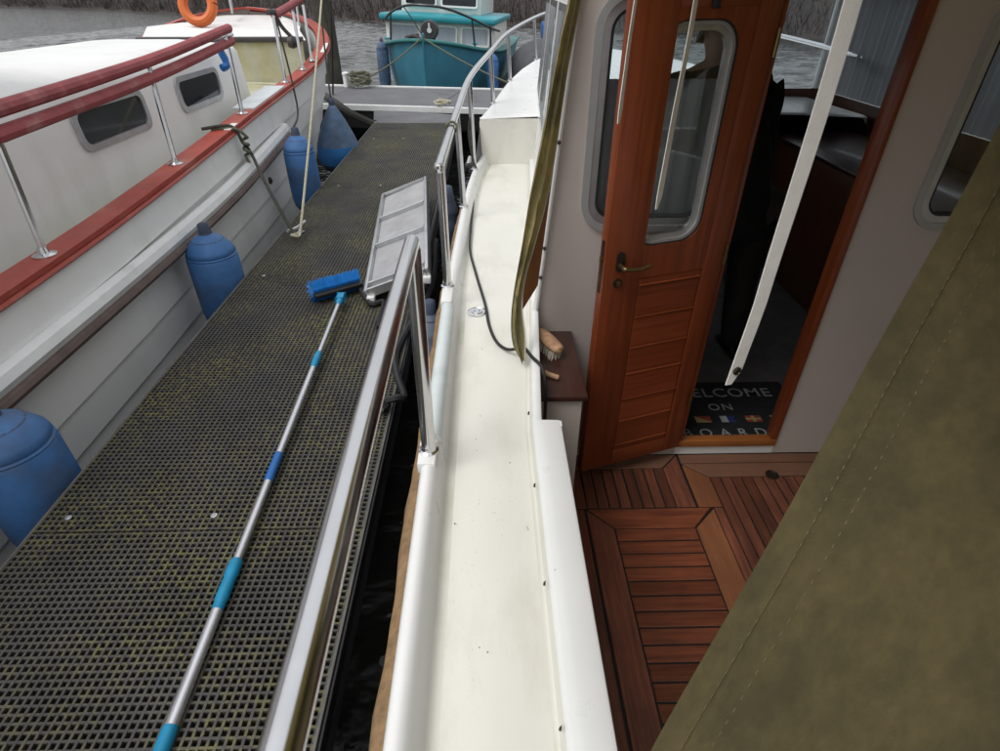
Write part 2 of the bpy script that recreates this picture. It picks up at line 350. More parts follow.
# bare winter scrub on the bank: one mass nobody could count
bm = BM()
for i in range(16000):
    x = random.uniform(-95, 45); k = random.random() ** 1.4; y = shoreY(x) + .3 + 10 * k; zb = .05 + .28 * (10 * k) ** .95 * .9
    h = random.uniform(.4, 1.1) * (1 + 1.6 * k); lean = Vector((random.gauss(0, .35), random.gauss(-.1, .3), 1)).normalized()
    w = random.uniform(.012, .04); base = Vector((x, y, zb - .1)); top = base + lean * h
    s = Vector((random.uniform(-1, 1), random.uniform(-.4, .4), 0)).normalized() * w
    a, b_, c_ = bm.verts.new(base - s), bm.verts.new(base + s), bm.verts.new(top); face(bm, (a, b_, c_))
    for q in range(3):
        p0 = base.lerp(top, random.uniform(.3, .85)); p1 = p0 + Vector((random.gauss(0, .3), random.gauss(0, .3), random.uniform(.1, .5))) * h * .5
        face(bm, (bm.verts.new(p0 - s * .5), bm.verts.new(p0 + s * .5), bm.verts.new(p1)))
tag(obj('bank_scrub', bm, 'brush_brown', smooth=0), 'brown leafless scrub covering the far river bank', 'scrub', kind='stuff')

# ------------------------------------------------------------------ finger pontoon with open grating
PZ = .55; PX0, PX1 = -1.55, -.43; PY0, PY1 = -.7, 8.25
pont = thing('finger_pontoon', 'long dark grating pontoon beside the white side deck, stained yellow with algae', 'pontoon', (-1, 3.8, .2))
def grating(y0, y1, bars_from=None):
    bm = BM(); pitch = .0213; n = int(round((PX1 - PX0 - .02) / pitch))
    for i in range(n + 1):
        x = PX0 + .01 + i * (PX1 - PX0 - .02) / n; bb(bm, x - .0036, x + .0036, y0, y1, PZ - .028, PZ)
    k = int(round((y1 - y0) / pitch))
    for j in range(k + 1):
        y = y0 + .006 + j * (y1 - y0 - .012) / k; bb(bm, PX0 + .008, PX1 - .008, y - .0033, y + .0033, PZ - .027, PZ - .0007)
    return tag(obj('grating_panel', bm, 'grating', pont, smooth=0), kind='stuff')
yy = PY0
for L in (1.98, 1.98, 1.98, 1.98, PY1 - PY0 - 4 * 1.98):
    grating(yy, yy + L - .006); yy += L
for x in (PX0, PX1 - .008): obj('side_beam', one(bb, x, x + .008, PY0, PY1, PZ - .16, PZ + .002, .001), 'pontoon_frame', pont)
obj('edge_strip', one(bb, PX1 + .001, PX1 + .010, PY0, PY1, PZ - .06, PZ - .006, .004), 'black_rubber', pont)
for y in (.2, 2.4, 4.6, 6.8): obj('float', one(bb, PX0 + .16, PX1 - .13, y - .7, y + .7, -.2, PZ - .10, .05), 'black_plastic', pont)
for k in range(9):
    y = PY0 + .4 + k * 1.02; obj('cross_beam', one(bb, PX0 + .03, PX1 - .03, y - .03, y + .03, PZ - .12, PZ - .05), 'pontoon_frame', pont)
for k in range(5):
    for x in (PX0 + .13, PX0 + .56, PX1 - .13):
        y = PY0 + .06 + k * 1.98; bm = BM(); lathe(bm, [(.011, 0), (.011, .002), (.005, .003), (.004, .005), (0, .005)], (x + .04 * math.sin(k * 5 + x * 9), y, PZ + .0005), seg=12); obj('fixing_clip', bm, 'aluminium', pont)
def cleat(parent, p, ang, m='aluminium', s=1.0):
    p = V(p); d = Vector((math.cos(ang), math.sin(ang), 0)); bm = BM()
    tube(bm, smoothpath([p + d * -.11 * s + V(0, 0, .062 * s), p + d * -.05 * s + V(0, 0, .05 * s), p + d * .05 * s + V(0, 0, .05 * s), p + d * .11 * s + V(0, 0, .062 * s)], 4), .012 * s, 8)
    for q in (-.035, .035): tube(bm, [p + d * q * s, p + d * q * s * .9 + V(0, 0, .052 * s)], [.016 * s, .011 * s], 8)
    bar(bm, p + d * -.06 * s + V(0, 0, .004), p + d * .06 * s + V(0, 0, .004), .045 * s, .008)
    return obj('cleat', bm, m, parent)
cleat(pont, P(298, 234, z=PZ + .002), R(70))

# ------------------------------------------------------------------ main walkway across the far end
wk_a = Vector((-2.76, 9.41, 0)); wk_d = Vector((2.75, -.52, 0)).normalized(); wk_n = Vector((-wk_d.y, wk_d.x, 0)); WZ = .6; WW = 2.05
walk = thing('walkway_pontoon', 'smooth grey walkway pontoon with white edges in front of the teal boat', 'pontoon', tuple(wk_a + V(0, 0, .2)))
def wp(s, t, z): return wk_a + wk_d * s + wk_n * t + V(0, 0, z)
def wslab(s0, s1, t0, t1, z0, z1, bev=0):
    bm = BM(); a = wp(s0, (t0 + t1) / 2, (z0 + z1) / 2); b_ = wp(s1, (t0 + t1) / 2, (z0 + z1) / 2); bar(bm, a, b_, t1 - t0, z1 - z0, bev=bev); return bm
S0, S1 = -12, 10
for i in range(11):
    a = S0 + 2 * i; obj('deck_panel', wslab(a + .004, a + 1.996, .085, WW - .085, WZ - .08, WZ - .004 - .002 * (i % 2), .004), 'walkway_top', walk)
for t in (0, WW - .08): obj('edge_beam', wslab(S0, S1, t, t + .08, WZ - .045, WZ + .012, .008), 'white_edge', walk)
for t in (.02, WW - .1): obj('under_beam', wslab(S0, S1, t, t + .08, WZ - .3, WZ - .046), 'black_plastic', walk)
for i in range(5): obj('float', wslab(S0 + 1 + i * 4.4, S0 + 3.6 + i * 4.4, .3, WW - .3, -.25, WZ - .09, .05), 'black_plastic', walk)
# smooth grey end plate joining finger and walkway, with the knee brace on its left
bm = BM(); a, b_ = wp(1.0, -.005, 0), wp(3.05, -.005, 0)
prism(bm, [(PX0, PY1 + .004), (PX1 + .02, PY1 + .004), (PX1 + .02, b_.y - .02), (PX0 - .18, a.y + .16)], PZ - .05, PZ + .003, .004)
obj('end_plate', bm, 'walkway_top', pont)
bm = BM(); tube(bm, smoothpath([P(320, 92, z=.62), P(336, 103, z=.66), P(352, 114, z=.60), P(375, 125, z=.5)], 5), [.05] * 15 + [.07], 8)
tag(obj('knee_brace_hose', bm, 'rope_dark'), 'thick dark hose slanting from walkway down to the pontoon corner', 'hose')
cl2 = cleat(walk, wp(2.1, .16, WZ), 0.1, 'aluminium', 1.2)
cleat(walk, wp(.14, WW - .2, WZ), 0.1, 'aluminium', 1.4)
def ropecoil(name, c, r, n, m, label, h=.05, seed=1):
    rnd = random.Random(seed); pts = []
    for i in range(n * 10):
        a = i * .63; rr = r * (.55 + .45 * rnd.random()); pts.append(V(c) + V(rr * math.cos(a) * 1.2, rr * math.sin(a), .015 + h * (i / (n * 10)) + .02 * rnd.random()))
    bm = BM(); tube(bm, smoothpath(pts, 3), .014, 6); return tag(obj(name, bm, m), label, 'rope')
ropecoil('rope_coil', wp(.16, WW - .18, WZ + .02), .17, 7, 'rope_green', 'heap of green mooring rope on the walkway beside the dark pile', .22, 3)
ropecoil('rope_coil', wp(3.0, WW - .2, WZ + .012), .2, 5, 'rope_dark', 'tangled dark rope on the walkway near the grey tarpaulin', .12, 5)
ropecoil('rope_coil', wp(2.1, .16, WZ + .03), .12, 3, 'rope_beige', 'pale rope wound on the cleat at the walkway near edge', .04, 9)
bm = BM(); c = wp(-.12, WW - .14, WZ); tube(bm, [c, c + V(0, 0, .2)], .05, 12); lathe(bm, [(.062, .2), (.062, .225), (.03, .24)], c, seg=12)
obj('bollard', bm, 'white_edge', walk)
bm = BM()
for k in range(24):
    tt = k / 23; z = -1.0 + 6.2 * tt
    ring = []
pp = V(-2.88, 11.82, 0)
loft(bm, [[pp + V((.17 + .012 * math.sin(3 * a + z)) * math.cos(a), (.17 + .012 * math.sin(2 * a + z * .7)) * math.sin(a), z) for a in [2 * math.pi * k / 18 for k in range(18)]] for z in [-1 + .4 * j for j in range(16)]], True, True)
pile = obj('mooring_pile', bm, 'pile_wood'); tag(pile, 'tall dark weathered timber mooring pile behind the walkway', 'pile')

# ================================================================== WHITE BOAT WITH RED RAILS (left)
wb = thing('white_launch', 'white clinker launch with red gunwale and red padded rails', 'boat', (-3.05, 4.5, 0))
CX = -3.05
sta = [(-.6, 1.02, 1.08), (.5, 1.10, 1.02), (1.5, 1.12, 1.03), (2.8, 1.12, 1.06), (4.3, 1.10, 1.135), (5.05, 1.10, 1.19), (6.05, 1.10, 1.25), (6.9, 1.10, 1.30), (7.4, 1.13, 1.38),
       (7.8, 1.14, 1.49), (8.1, 1.06, 1.60), (8.35, .88, 1.69), (8.52, .60, 1.77), (8.6, .25, 1.82), (8.62, .0, 1.84)]
def wside(sgn, inset=0.0, dz=0.0): return [V(CX + sgn * max(0, w - inset), y - (inset if y > 8.3 else 0), z + dz) for y, w, z in sta]
NS = 7                                               # lapped planks per side
def hullpt(y, w, z, f, sgn):                          # f 0 at sheer, 1 at keel line
    bowk = max(0, (y - 5.2) / 3.4)
    ww = w * (1 - .05 * f ** 1.6 - .55 * bowk ** 1.5 * f); zz = z + (-.35 - z) * f
    return V(CX + sgn * max(0, ww), y - (.9 * f * f) * (bowk ** 2), zz)
for sgn in (1, -1):
    for k in range(NS):
        f0, f1 = k / NS, (k + 1) / NS; bm = BM(); rings = []
        for (y, w, z) in sta:
            a = hullpt(y, w, z, f0, sgn); b_ = hullpt(y, w, z, f1, sgn); o_ = V(sgn * .022, 0, 0)
            rings.append([a, b_ + o_, b_ + o_ + V(-sgn * .03, 0, 0)] if f1 < 1 else [a, b_, b_])
        loft(bm, rings); obj('hull_plank', bm, 'hull_white', wb, smooth=40)
bm = BM(); loft(bm, [[hullpt(*sta[0], k / 8, s) for k in range(9)] for s in (1, -1)]); obj('transom', bm, 'hull_white', wb)
def ribbonrail(pts_out, w, h, m, name, dz=0.0):
    """flat capping following an outline (inset by w on the inside)"""
    bm = BM(); rings = []
    n = len(pts_out)
    for i, p in enumerate(pts_out):
        a = pts_out[max(0, i - 1)]; b_ = pts_out[min(n - 1, i + 1)]; t = (b_ - a); t.z = 0; t.normalize(); inn = V(-t.y, t.x, 0)
        if inn.dot(V(CX, 4, 0) - V(p.x, p.y, 0)) < 0: inn = -inn
        o = p - inn * .02 + V(0, 0, dz); q = p + inn * w + V(0, 0, dz)
        rings.append([o, o + V(0, 0, h), q + V(0, 0, h), q])
    loft(bm, rings, True, True); return obj(name, bm, m, wb, smooth=50)
full = smoothpath(wside(1), 4); capst = [p for p in full if p.y > -.3]
ribbonrail(capst, .12, .022, 'red_paint', 'capping', .004)
ribbonrail([p for p in smoothpath(wside(-1), 4) if p.y > -.3], .12, .022, 'red_paint', 'capping', .004)
# white edge moulding right under the cap
for s in (1, -1):
    bm = BM(); tube(bm, [p + V(s * .022, 0, -.012) for p in smoothpath(wside(s), 4)], .013, 6); obj('gunwale_moulding', bm, 'red_paint' if s > 0 else 'hull_white', wb)
# pale step pad and white insets on the red cap
def capat(y, inset, z):
    for a, b_ in zip(full, full[1:]):
        if a.y <= y <= b_.y:
            p = a.lerp(b_, (y - a.y) / (b_.y - a.y)); return p + V(-inset, 0, z)
def cappad(y0, y1, i0, i1, h, m, name):
    bm = BM(); loft(bm, [[capat(y0 + (y1 - y0) * k / 6, i, z) for i, z in ((i0, .026), (i0, .026 + h), (i1, .026 + h), (i1, .026))] for k in range(7)], True, True)
    return obj(name, bm, m, wb)
cappad(5.15, 6.05, -.006, .18, .012, 'grey_pad', 'step_pad'); cappad(4.55, 4.72, -.018, .03, .006, 'white_edge', 'chafe_plate'); cappad(7.55, 7.8, -.018, .03, .006, 'white_edge', 'chafe_plate')
# rub strake with white moulding
rs = [V(CX + 1.16, 1.0, .76), V(CX + 1.165, 2.8, .77), V(CX + 1.165, 4.0, .80), V(CX + 1.16, 4.7, .845), V(CX + 1.13, 5.6, .905), V(CX + 1.12, 5.75, .92)]
bm = BM(); tube(bm, smoothpath([p + V(.0, 0, .045) for p in rs] , 4), .05, 8); obj('strake_moulding', bm, 'white_edge', wb)
bm = BM(); tube(bm, smoothpath([p + V(.035, 0, -.015) for p in rs], 4), .028, 8); obj('rub_strake', bm, 'brown_strake', wb)
bm = BM(); lathe(bm, [(.03, 0), (.03, .02), (.012, .03), (.012, .012)], hullpt(5.15, 1.1, 1.2, .36, 1) + V(.0, 0, 0), (1, 0, 0), 12); obj('drain_outlet', bm, 'dark_trim', wb)
# inside: bulwark lining, well floor, bow locker
lin = [V(CX + max(0, w - .13), min(y, 8.42), z) for y, w, z in sta if y > 2 and w > .3]
bm = BM(); loft(bm, [[p + V(0, 0, .0), p + V(-.02, 0, -.3)] for p in smoothpath(lin, 3)]); obj('bulwark_lining', bm, 'hull_white', wb)
lin2 = [V(CX - max(0, w - .13), min(y, 8.42), z) for y, w, z in sta if y > 2 and w > .3]
bm = BM(); loft(bm, [[p, p + V(.02, 0, -.3)] for p in smoothpath(lin2, 3)]); obj('bulwark_lining', bm, 'hull_white', wb)
bm = BM(); loft(bm, [[V(CX - wv, y, zf), V(CX, y, zf + .01), V(CX + wv, y, zf)] for y, wv, zf in ((-.4, .9, .9), (3, .96, .95), (5, .96, .98), (6.2, .96, 1.06), (7.5, .98, 1.12), (7.9, .95, 1.16))]); obj('deck_floor', bm, 'khaki', wb)
bm = BM(); bb(bm, CX - .93, CX + .93, 7.5, 7.53, 1.1, 1.56); obj('bow_locker', bm, 'khaki', wb)
bm = BM(); bb(bm, CX - .93, CX + .93, 7.47, 7.6, 1.55, 1.60, .008); obj('locker_shelf', bm, 'dark_trim', wb)
bm = BM(); loft(bm, [[V(CX - .95, 7.62, 1.56), V(CX + .95, 7.62, 1.56)], [V(CX - .9, 7.75, 1.69), V(CX + .86, 7.75, 1.65)], [V(CX - .72, 8.34, 1.71), V(CX + .72, 8.34, 1.70)], [V(CX - .3, 8.5, 1.78), V(CX + .3, 8.5, 1.78)]]); obj('bow_deck', bm, 'hull_white', wb)
bm = BM(); tube(bm, [V(CX - .93, 7.49, 1.125), V(CX + .3, 7.48, 1.13), V(CX + .93, 7.3, 1.125)], .02, 6); obj('floor_trim', bm, 'khaki', wb)
# trunk cabin with rounded front corners, wheelhouse further aft
def plan(x0, x1, y0, y1, r, n=6):
    out = []
    for cx, cy, a0 in ((x1 - r, y1 - r, 0), (x0 + r, y1 - r, 90)):
        for k in range(n + 1): a = R(a0 + 90 * k / n); out.append((cx + r * math.cos(a), cy + r * math.sin(a)))
    out += [(x0, y0), (x1, y0)]; return out
bm = BM(); pl = plan(CX - .8, CX + .78, 1.0, 6.25, .30)
loft(bm, [[V(x, y, .9) for x, y in pl], [V(x, y, 1.2) for x, y in pl], [V(CX + (x - CX) * .97, y - .03, 1.58) for x, y in pl], [V(CX + (x - CX) * .93, y - .06, 1.63) for x, y in pl], [V(CX + (x - CX) * .5, y * .9 + .3, 1.68) for x, y in pl]], True, True)
trunk = obj('trunk_cabin', bm, 'hull_white', wb, smooth=50)
for k in range(2):
    y0 = 3.35 + k * 1.25; bm = BM(); xf = lambda a, b_, d, yc=y0 + .4: V(CX + .78 * .985 + d - .06 * (b_), yc + a, 1.40 + b_)
    ringframe(bm, rrect(.78, .24, .07), rrect(.70, .17, .05), -.012, .016, xf); f = obj('cabin_window', bm, 'aluminium', trunk)
    bm = BM(); slabpoly(bm, rrect(.71, .18, .05), -.004, .004, xf); obj('cabin_pane', bm, 'dark_glass', trunk)
bm = BM(); pl = plan(CX - .78, CX + .74, .3, 3.1, .12)
loft(bm, [[V(x, y, 1.5) for x, y in pl], [V(CX + (x - CX) * .95, y - .05, 1.95) for x, y in pl]], True, True); wh = obj('wheelhouse', bm, 'hull_white', wb)
bm = BM(); pl2 = plan(CX - .76, CX + .72, .28, 2.98, .12)
for k in range(4):
    y0 = .45 + k * .64; bb(bm, CX + .60, CX + .69, y0, y0 + .06, 1.94, 2.5)
for k in range(4): bb(bm, CX - .69 + k * .44, CX - .63 + k * .44, 2.84, 2.9, 1.94, 2.5)
obj('wheelhouse_pillar', bm, 'hull_white', wb)
bm = BM(); bb(bm, CX + .635, CX + .642, .4, 2.86, 1.95, 2.5); obj('wheelhouse_pane', bm, 'tinted', wb)
bm = BM(); bb(bm, CX - .66, CX + .63, 2.865, 2.872, 1.95, 2.5); obj('wheelhouse_pane', bm, 'tinted', wb)
bm = BM(); bb(bm, CX - .82, CX + .8, .1, 3.15, 2.5, 2.57, .03); obj('wheelhouse_roof', bm, 'red_paint', wb)
# stanchions and padded rails
stn = [(5.02, .555), (6.27, .56), (6.93, .53), (7.28, .53)]
tops = {}
for y, h in [(2.4, .56), (3.75, .56)] + stn:
    b0 = capat(y, .05, .024); tp = b0 + V(-.015, .07, h); tops[y] = tp; bm = BM(); tube(bm, [b0, b0.lerp(tp, .5), tp], .0155, 10)
    s_ = obj('stanchion', bm, 'stainless', wb); bm = BM(); lathe(bm, [(.05, 0), (.05, .008), (.024, .016), (.02, .04)], b0, seg=14); obj('stanchion_foot', bm, 'stainless', s_)
def pad(pts, r=.032, m='red_foam', n=5): bm = BM(); tube(bm, smoothpath(pts, n), r, 10); return obj('rail_padding', bm, m, wb)
def steel(pts, r=.014): bm = BM(); tube(bm, smoothpath(pts, 5), r, 8); return obj('rail_tube', bm, 'stainless', wb)
t5, t6, t7, t8 = tops[5.02], tops[6.27], tops[6.93], tops[7.28]
pad([tops[2.4] + V(0, -.1, .01), tops[3.75] + V(0, 0, .01), t5 + V(-.01, .12, .03)]); pad([tops[2.4] + V(0, -.1, -.075), tops[3.75] + V(0, 0, -.075), t5 + V(-.01, .12, -.055)])
steel([t5 + V(0, -.5, -.02), t5 + V(-.01, .16, -.012)], .016)
pad([t6 + V(0, .02, .0), t7 + V(0, 0, .06), t8 + V(.02, .2, .12), t8 + V(.0, .7, .28)], .036)
steel([t7 + V(0, 0, .06), V(CX + .95, 8.15, 2.2), V(CX + .5, 8.5, 2.35), V(CX, 8.6, 2.4)])
bm = BM(); bar(bm, t6 + V(.0, -.12, .03), t6 + V(.0, .06, .025), .05, .045, bev=.01); obj('rail_end_bracket', bm, 'dark_trim', wb)
for q in (.35, .6): 
    b0 = V(CX + .9 - q * .4, 7.9 + q * .6, 1.55 + q * .3); steel([b0, b0 + V(.02, .1, .7)], .014)
steel([V(CX - .1, 8.35, 1.8), V(CX - .1, 8.4, 2.5)], .02)
# dark snatch block hanging from the rail, hatch gear on the bow
bm = BM(); p = P(292, 42, Y=7.1); lathe(bm, [(.0, -.05), (.05, -.045), (.065, 0), (.05, .045), (0, .05)], p, (1, .3, 0), 16); tube(bm, smoothpath([p + V(0, 0, .05), p + V(-.08, -.03, .16), p + V(-.1, -.1, .3)], 5), .02, 8)
tag(obj('rail_block', bm, 'dark_trim'), 'dark round block hanging inside the white boat rail', 'block')
# orange lifebuoy & blue line on the white boat
bm = BM(); c = P(200, 14, Y=7.85); c.z = 1.955; pts = [c + V(.17 * math.cos(a), .06 * math.sin(a), .17 * math.sin(a) - .05) for a in [2 * math.pi * k / 24 for k in range(25)]]; tube(bm, pts, .055, 10, False)
tag(obj('lifebuoy', bm, 'orange_buoy'), 'orange lifebuoy standing on the bow deck of the white boat', 'lifebuoy')
bm = BM(); tube(bm, smoothpath([P(218, 42, Y=5.3), P(221, 52, Y=5.3), P(227, 64, Y=5.3), P(222, 68, Y=5.25)], 5), .03, 8)
tag(obj('blue_line', bm, 'blue_plastic'), 'bright blue rope hanging by the leftmost steel stanchion of the white boat', 'rope')

# ------------------------------------------------------------------ fenders and mooring lines on the left
def fender(name, top, prof, mt, label, eye='fender_dark', lean=(0, 0, -1)):
    t = thing(name, label, 'fender', tuple(V(top) + V(lean) * prof[-1][1]), 'fenders of the moored boats')
    bm = BM(); lathe(bm, prof, top, lean, 24); obj('body', bm, mt, t, smooth=60)
    bm = BM(); lathe(bm, [(.012, -.07), (.03, -.06), (.035, -.02), (prof[0][0] * 1.05, .01), (prof[1][0] * 1.015, prof[1][1])], top, lean, 20); obj('eye', bm, eye, t, smooth=60); return t
def cyl(r, h): return [(.04, 0), (r * .62, .035), (r * .9, .09), (r * .96, .115), (r * .93, .122), (r * .98, .13), (r * .95, .137), (r, .15), (r * 1.01, h * .5), (r, h - .15), (r * .96, h - .135), (r * .98, h - .128), (r * .9, h - .08), (r * .6, h - .02), (.05, h)]
fender('cylinder_fender', (-1.675, 5.25, 1.00), cyl(.135, .68), 'blue_fender', 'blue cylindrical fender beside the pontoon cleat')
tf = fender('teardrop_fender', (-1.75, 6.95, .98), [(.03, 0), (.06, .04), (.13, .17), (.20, .32), (.235, .42)], 'fender_faded', 'large blue teardrop fender with dark faded upper half near the bow')
bm = BM(); lathe(bm, [(.235, .42), (.247, .49), (.245, .56), (.225, .62)], (-1.75, 6.95, .98), (0, 0, -1), 24); obj('bright_band', bm, 'fender_bright', tf, smooth=60)
bm = BM(); lathe(bm, [(.225, .62), (.19, .68), (.1, .74), (.03, .76)], (-1.75, 6.95, .98), (0, 0, -1), 24); obj('fouled_base', bm, 'fender_dark', tf, smooth=60)
fender('cylinder_fender', (-1.72, 3.32, .83), cyl(.15, .66), 'blue_fender', 'blue fender hanging midway along the white hull, left of the broom head')
fender('cylinder_fender', (-1.74, 1.55, .83), cyl(.15, .66), 'blue_fender', 'nearest blue fender on the white hull, at the lower left of the red gunwale')
def rope(name, pts, r, m, label, n=6): bm = BM(); tube(bm, smoothpath(pts, n), r, 7); return tag(obj(name, bm, m), label, 'rope')
cp = P(298, 234, z=PZ + .05)
rope('mooring_line', sag(P(322, -6, Y=6.6), cp + V(.0, .10, .03), .02, 5) + [cp + V(.0, .06, .01), cp + V(.02, -.04, .0), cp + V(-.03, -.05, .01), cp], .0095, 'rope_beige', 'beige bow line running from white boat rail down to the pontoon cleat')
kn = capat(4.6, -.03, -.02)
rope('mooring_line', [kn + V(-.2, -.1, .06), kn + V(-.02, 0, .06), kn + V(.035, .01, -.06), kn + V(.05, .08, -.15), cp.lerp(kn, .5) + V(0, 0, -.02), cp + V(-.02, -.02, .0)], .012, 'rope_dark', 'dark mooring line from knot on red gunwale to the pontoon cleat')
bm = BM()
for k in range(14):
    pass
pts = [kn + V(.045 + .021 * math.cos(k * 1.25), .03 + .023 * math.sin(k * 1.25), -.02 - .011 * k) for k in range(14)] + [kn + V(.06, .02, -.26)]
tube(bm, smoothpath([kn + V(-.15, -.06, .05), kn + V(0, 0, .045)] + pts, 4), .0115, 7); tag(obj('rope_knot', bm, 'rope_green'), 'green rope knot hanging over the red gunwale at left', 'rope')
rope('fender_lanyard', [t6 + V(.02, 0, -.02), capat(6.25, -.03, -.1) + V(.03, -.1, -.05), V(-1.675, 5.25, 1.07)], .009, 'rope_dark', 'thin dark lanyard holding the blue cylindrical fender')
rope('fender_lanyard', [P(321, 12, Y=7.6), P(326, 60, Y=7.2), V(-1.75, 6.95, 1.05)], .010, 'rope_dark', 'grey lanyard holding the large teardrop fender')
rope('bow_line', [P(330, 0, Y=9.2), P(332, 40, Y=9.4), P(333, 94, z=WZ + .01)], .014, 'rope_dark', 'dark line falling past the mooring pile to the walkway')

# ================================================================== TEAL BOAT (bow towards us, heeling slightly)
tb = thing('teal_cruiser', 'teal steel cruiser with cream cabin moored bow-on beyond the walkway', 'boat', (-1.0, 14, 0))
TX = -1.05; ROLL = Matrix.Rotation(R(2.6), 4, Vector((0, 1, 0)))
TYAW = R(7.5)
def T(x, y, z):
    v = ROLL @ Vector((x, 0, z)); dy = y - 13.6; return V(TX + v.x * math.cos(TYAW) + dy * math.sin(TYAW), 13.6 + dy * math.cos(TYAW) - v.x * math.sin(TYAW), v.z)
ts = [(12.15, .0, 1.27), (12.3, .34, 1.245), (12.6, .66, 1.19), (13.0, .93, 1.12), (13.6, 1.14, 1.06), (14.6, 1.25, 1.0), (16.5, 1.28, .98), (19, 1.22, .98)]
for s in (1, -1):
    bm = BM(); loft(bm, [[T(s * w * k_, y + dy * (1 if y < 13.2 else .4), z * (1 - f) - .3 * f) for f, k_, dy in ((0, 1, 0), (.3, .95, .06), (.6, .86, .16), (.8, .72, .25), (1, .45, .4))] for y, w, z in ts]); obj('hull_side', bm, 'teal_hull', tb, smooth=60)
    bm = BM(); tube(bm, smoothpath([T(s * (w + .015), y - .01, z - .01) for y, w, z in ts], 4), .035, 8); obj('rubbing_strake', bm, 'teal_deck', tb)
bm = BM(); tube(bm, [T(0, 12.13, 1.38), T(0, 12.2, .9), T(0, 12.4, .3), T(0, 12.6, -.3)], .025, 8); obj('stem_bar', bm, 'teal_hull', tb)
bm = BM(); loft(bm, [[T(-w, y, z), T(0, y, z + .03), T(w, y, z)] for y, w, z in ts]); obj('foredeck', bm, 'teal_deck', tb)
def tbox(x0, x1, y0, y1, z0, z1, bev=0):
    bm = BM(); bb(bm, x0, x1, y0, y1, z0, z1, bev)
    for v in bm.verts: v.co = T(v.co.x, v.co.y, v.co.z)
    return bm
def twin(x0, x1, z0, z1, y, parent, pane, m='cream_paint', fr=.035):
    xf = lambda a, b_, d: T((x0 + x1) / 2 + a, y - d + .05 * b_, (z0 + z1) / 2 + b_)
    w, h = x1 - x0, z1 - z0
    bm = BM(); ringframe(bm, rrect(w + 2 * fr, h + 2 * fr, .05), rrect(w, h, .03), -.01, .03, xf); f = obj('window_frame', bm, m, parent)
    bm = BM(); slabpoly(bm, rrect(w + .01, h + .01, .03), 0, .008, xf); obj('pane', bm, pane, parent)
cabin = obj('cabin', tbox(-1.12, 1.12, 13.62, 16.5, 0.95, 1.50, .03), 'cream_paint', tb)
for x0, x1 in ((-1.0, -.42), (-.28, .36), (.5, 1.03)): twin(x0, x1, 1.13, 1.41, 13.60, cabin, 'pane_grey')
obj('cabin_eave', tbox(-1.2, 1.2, 13.42, 16.6, 1.495, 1.61, .04), 'teal_bright', tb)
wh2 = obj('wheelhouse', tbox(-1.05, .72, 14.7, 17, 1.60, 2.6, .03), 'cream_paint', tb)
for x0, x1 in ((-.93, -.28), (-.12, .62)): twin(x0, x1, 1.76, 2.35, 14.68, wh2, 'dark_glass')
obj('wheelhouse_roof', tbox(-1.16, .84, 14.5, 17.2, 2.6, 2.69, .03), 'teal_bright', tb)
for p in [((-1.05, 13.5), (-1.0, 13.6)), ]: pass
# pulpit: dark tube following the sheer and rising at the bow, with legs
pul = [(-1.12, 13.9, 1.58), (-1.05, 13.4, 1.62), (-.80, 12.9, 1.76), (-.40, 12.45, 1.90), (0, 12.3, 1.93), (.40, 12.45, 1.89), (.80, 12.9, 1.74), (1.10, 13.4, 1.58), (1.22, 14.0, 1.5)]
bm = BM(); tube(bm, smoothpath([T(p[0], p[1], p[2] - .12) for p in pul], 6), .022, 8); pr = obj('pulpit_rail', bm, 'dark_steel', tb)
for a, b_ in (((-1.12, 13.9, 1.58), (-1.16, 13.95, 1.08)), ((-.80, 12.9, 1.76), (-.86, 13.0, 1.2)), ((.80, 12.9, 1.74), (.86, 13.0, 1.2)), ((1.1, 13.4, 1.58), (1.1, 13.6, 1.12))):
    bm = BM(); tube(bm, [T(a[0], a[1], a[2] - .12), T(b_[0], b_[1], b_[2] - .12)], .018, 8); obj('pulpit_leg', bm, 'dark_steel', pr)
bm = BM(); c = T(.0, 12.75, 1.40); lathe(bm, [(.0, -.09), (.15, -.085), (.17, -.05), (.17, .05), (.15, .085), (0, .09)], c, (.1, 1, 0), 20); bar(bm, c + V(0, 0, -.2), c + V(0, .02, -.2), .2, .12)
wl = obj('windlass', bm, 'dark_trim', tb); bm = BM(); lathe(bm, [(.0, 0), (.045, 0), (.03, .03), (0, .03)], c - V(0, .12, 0), (0, 1, 0), 12); tube(bm, [c + V(0, -.1, 0), c + V(0, -.1, .12)], .018, 6); obj('windlass_knob', bm, 'white_edge', wl)
bm = BM(); tube(bm, smoothpath([T(-.5, 12.9, 1.20), T(-.35, 12.8, 1.28), T(-.2, 12.75, 1.23), T(-.38, 12.7, 1.20), T(-.5, 12.85, 1.24), T(-.25, 12.9, 1.3)], 6), .035, 8); obj('chain_heap', bm, 'dark_trim', tb)
for x in (-.98, .82):
    bm = BM(); c = T(x, 13.25, 1.08); tube(bm, [c, c + V(0, 0, .1)], .02, 8); tube(bm, [c + V(-.06, 0, .1), c + V(.06, 0, .1)], .018, 8); obj('deck_bollard', bm, 'teal_bright', tb)
rope('bow_line', sag(T(-.03, 12.1, 1.3), wp(.2, WW - .2, WZ + .12), .06, 8), .013, 'rope_green', 'green bow line of the teal boat running left to the rope heap')
rope('bow_line', sag(T(.03, 12.1, 1.3), wp(3.0, WW - .2, WZ + .08), .05, 8), .012, 'rope_green', 'thin bow line of the teal boat running right to the walkway')
rope('bow_line', [T(-.42, 12.42, 1.78), T(-.2, 12.3, 1.55), T(.03, 12.1, 1.3)], .010, 'rope_dark', 'short dark line between teal boat pulpit and stemhead')
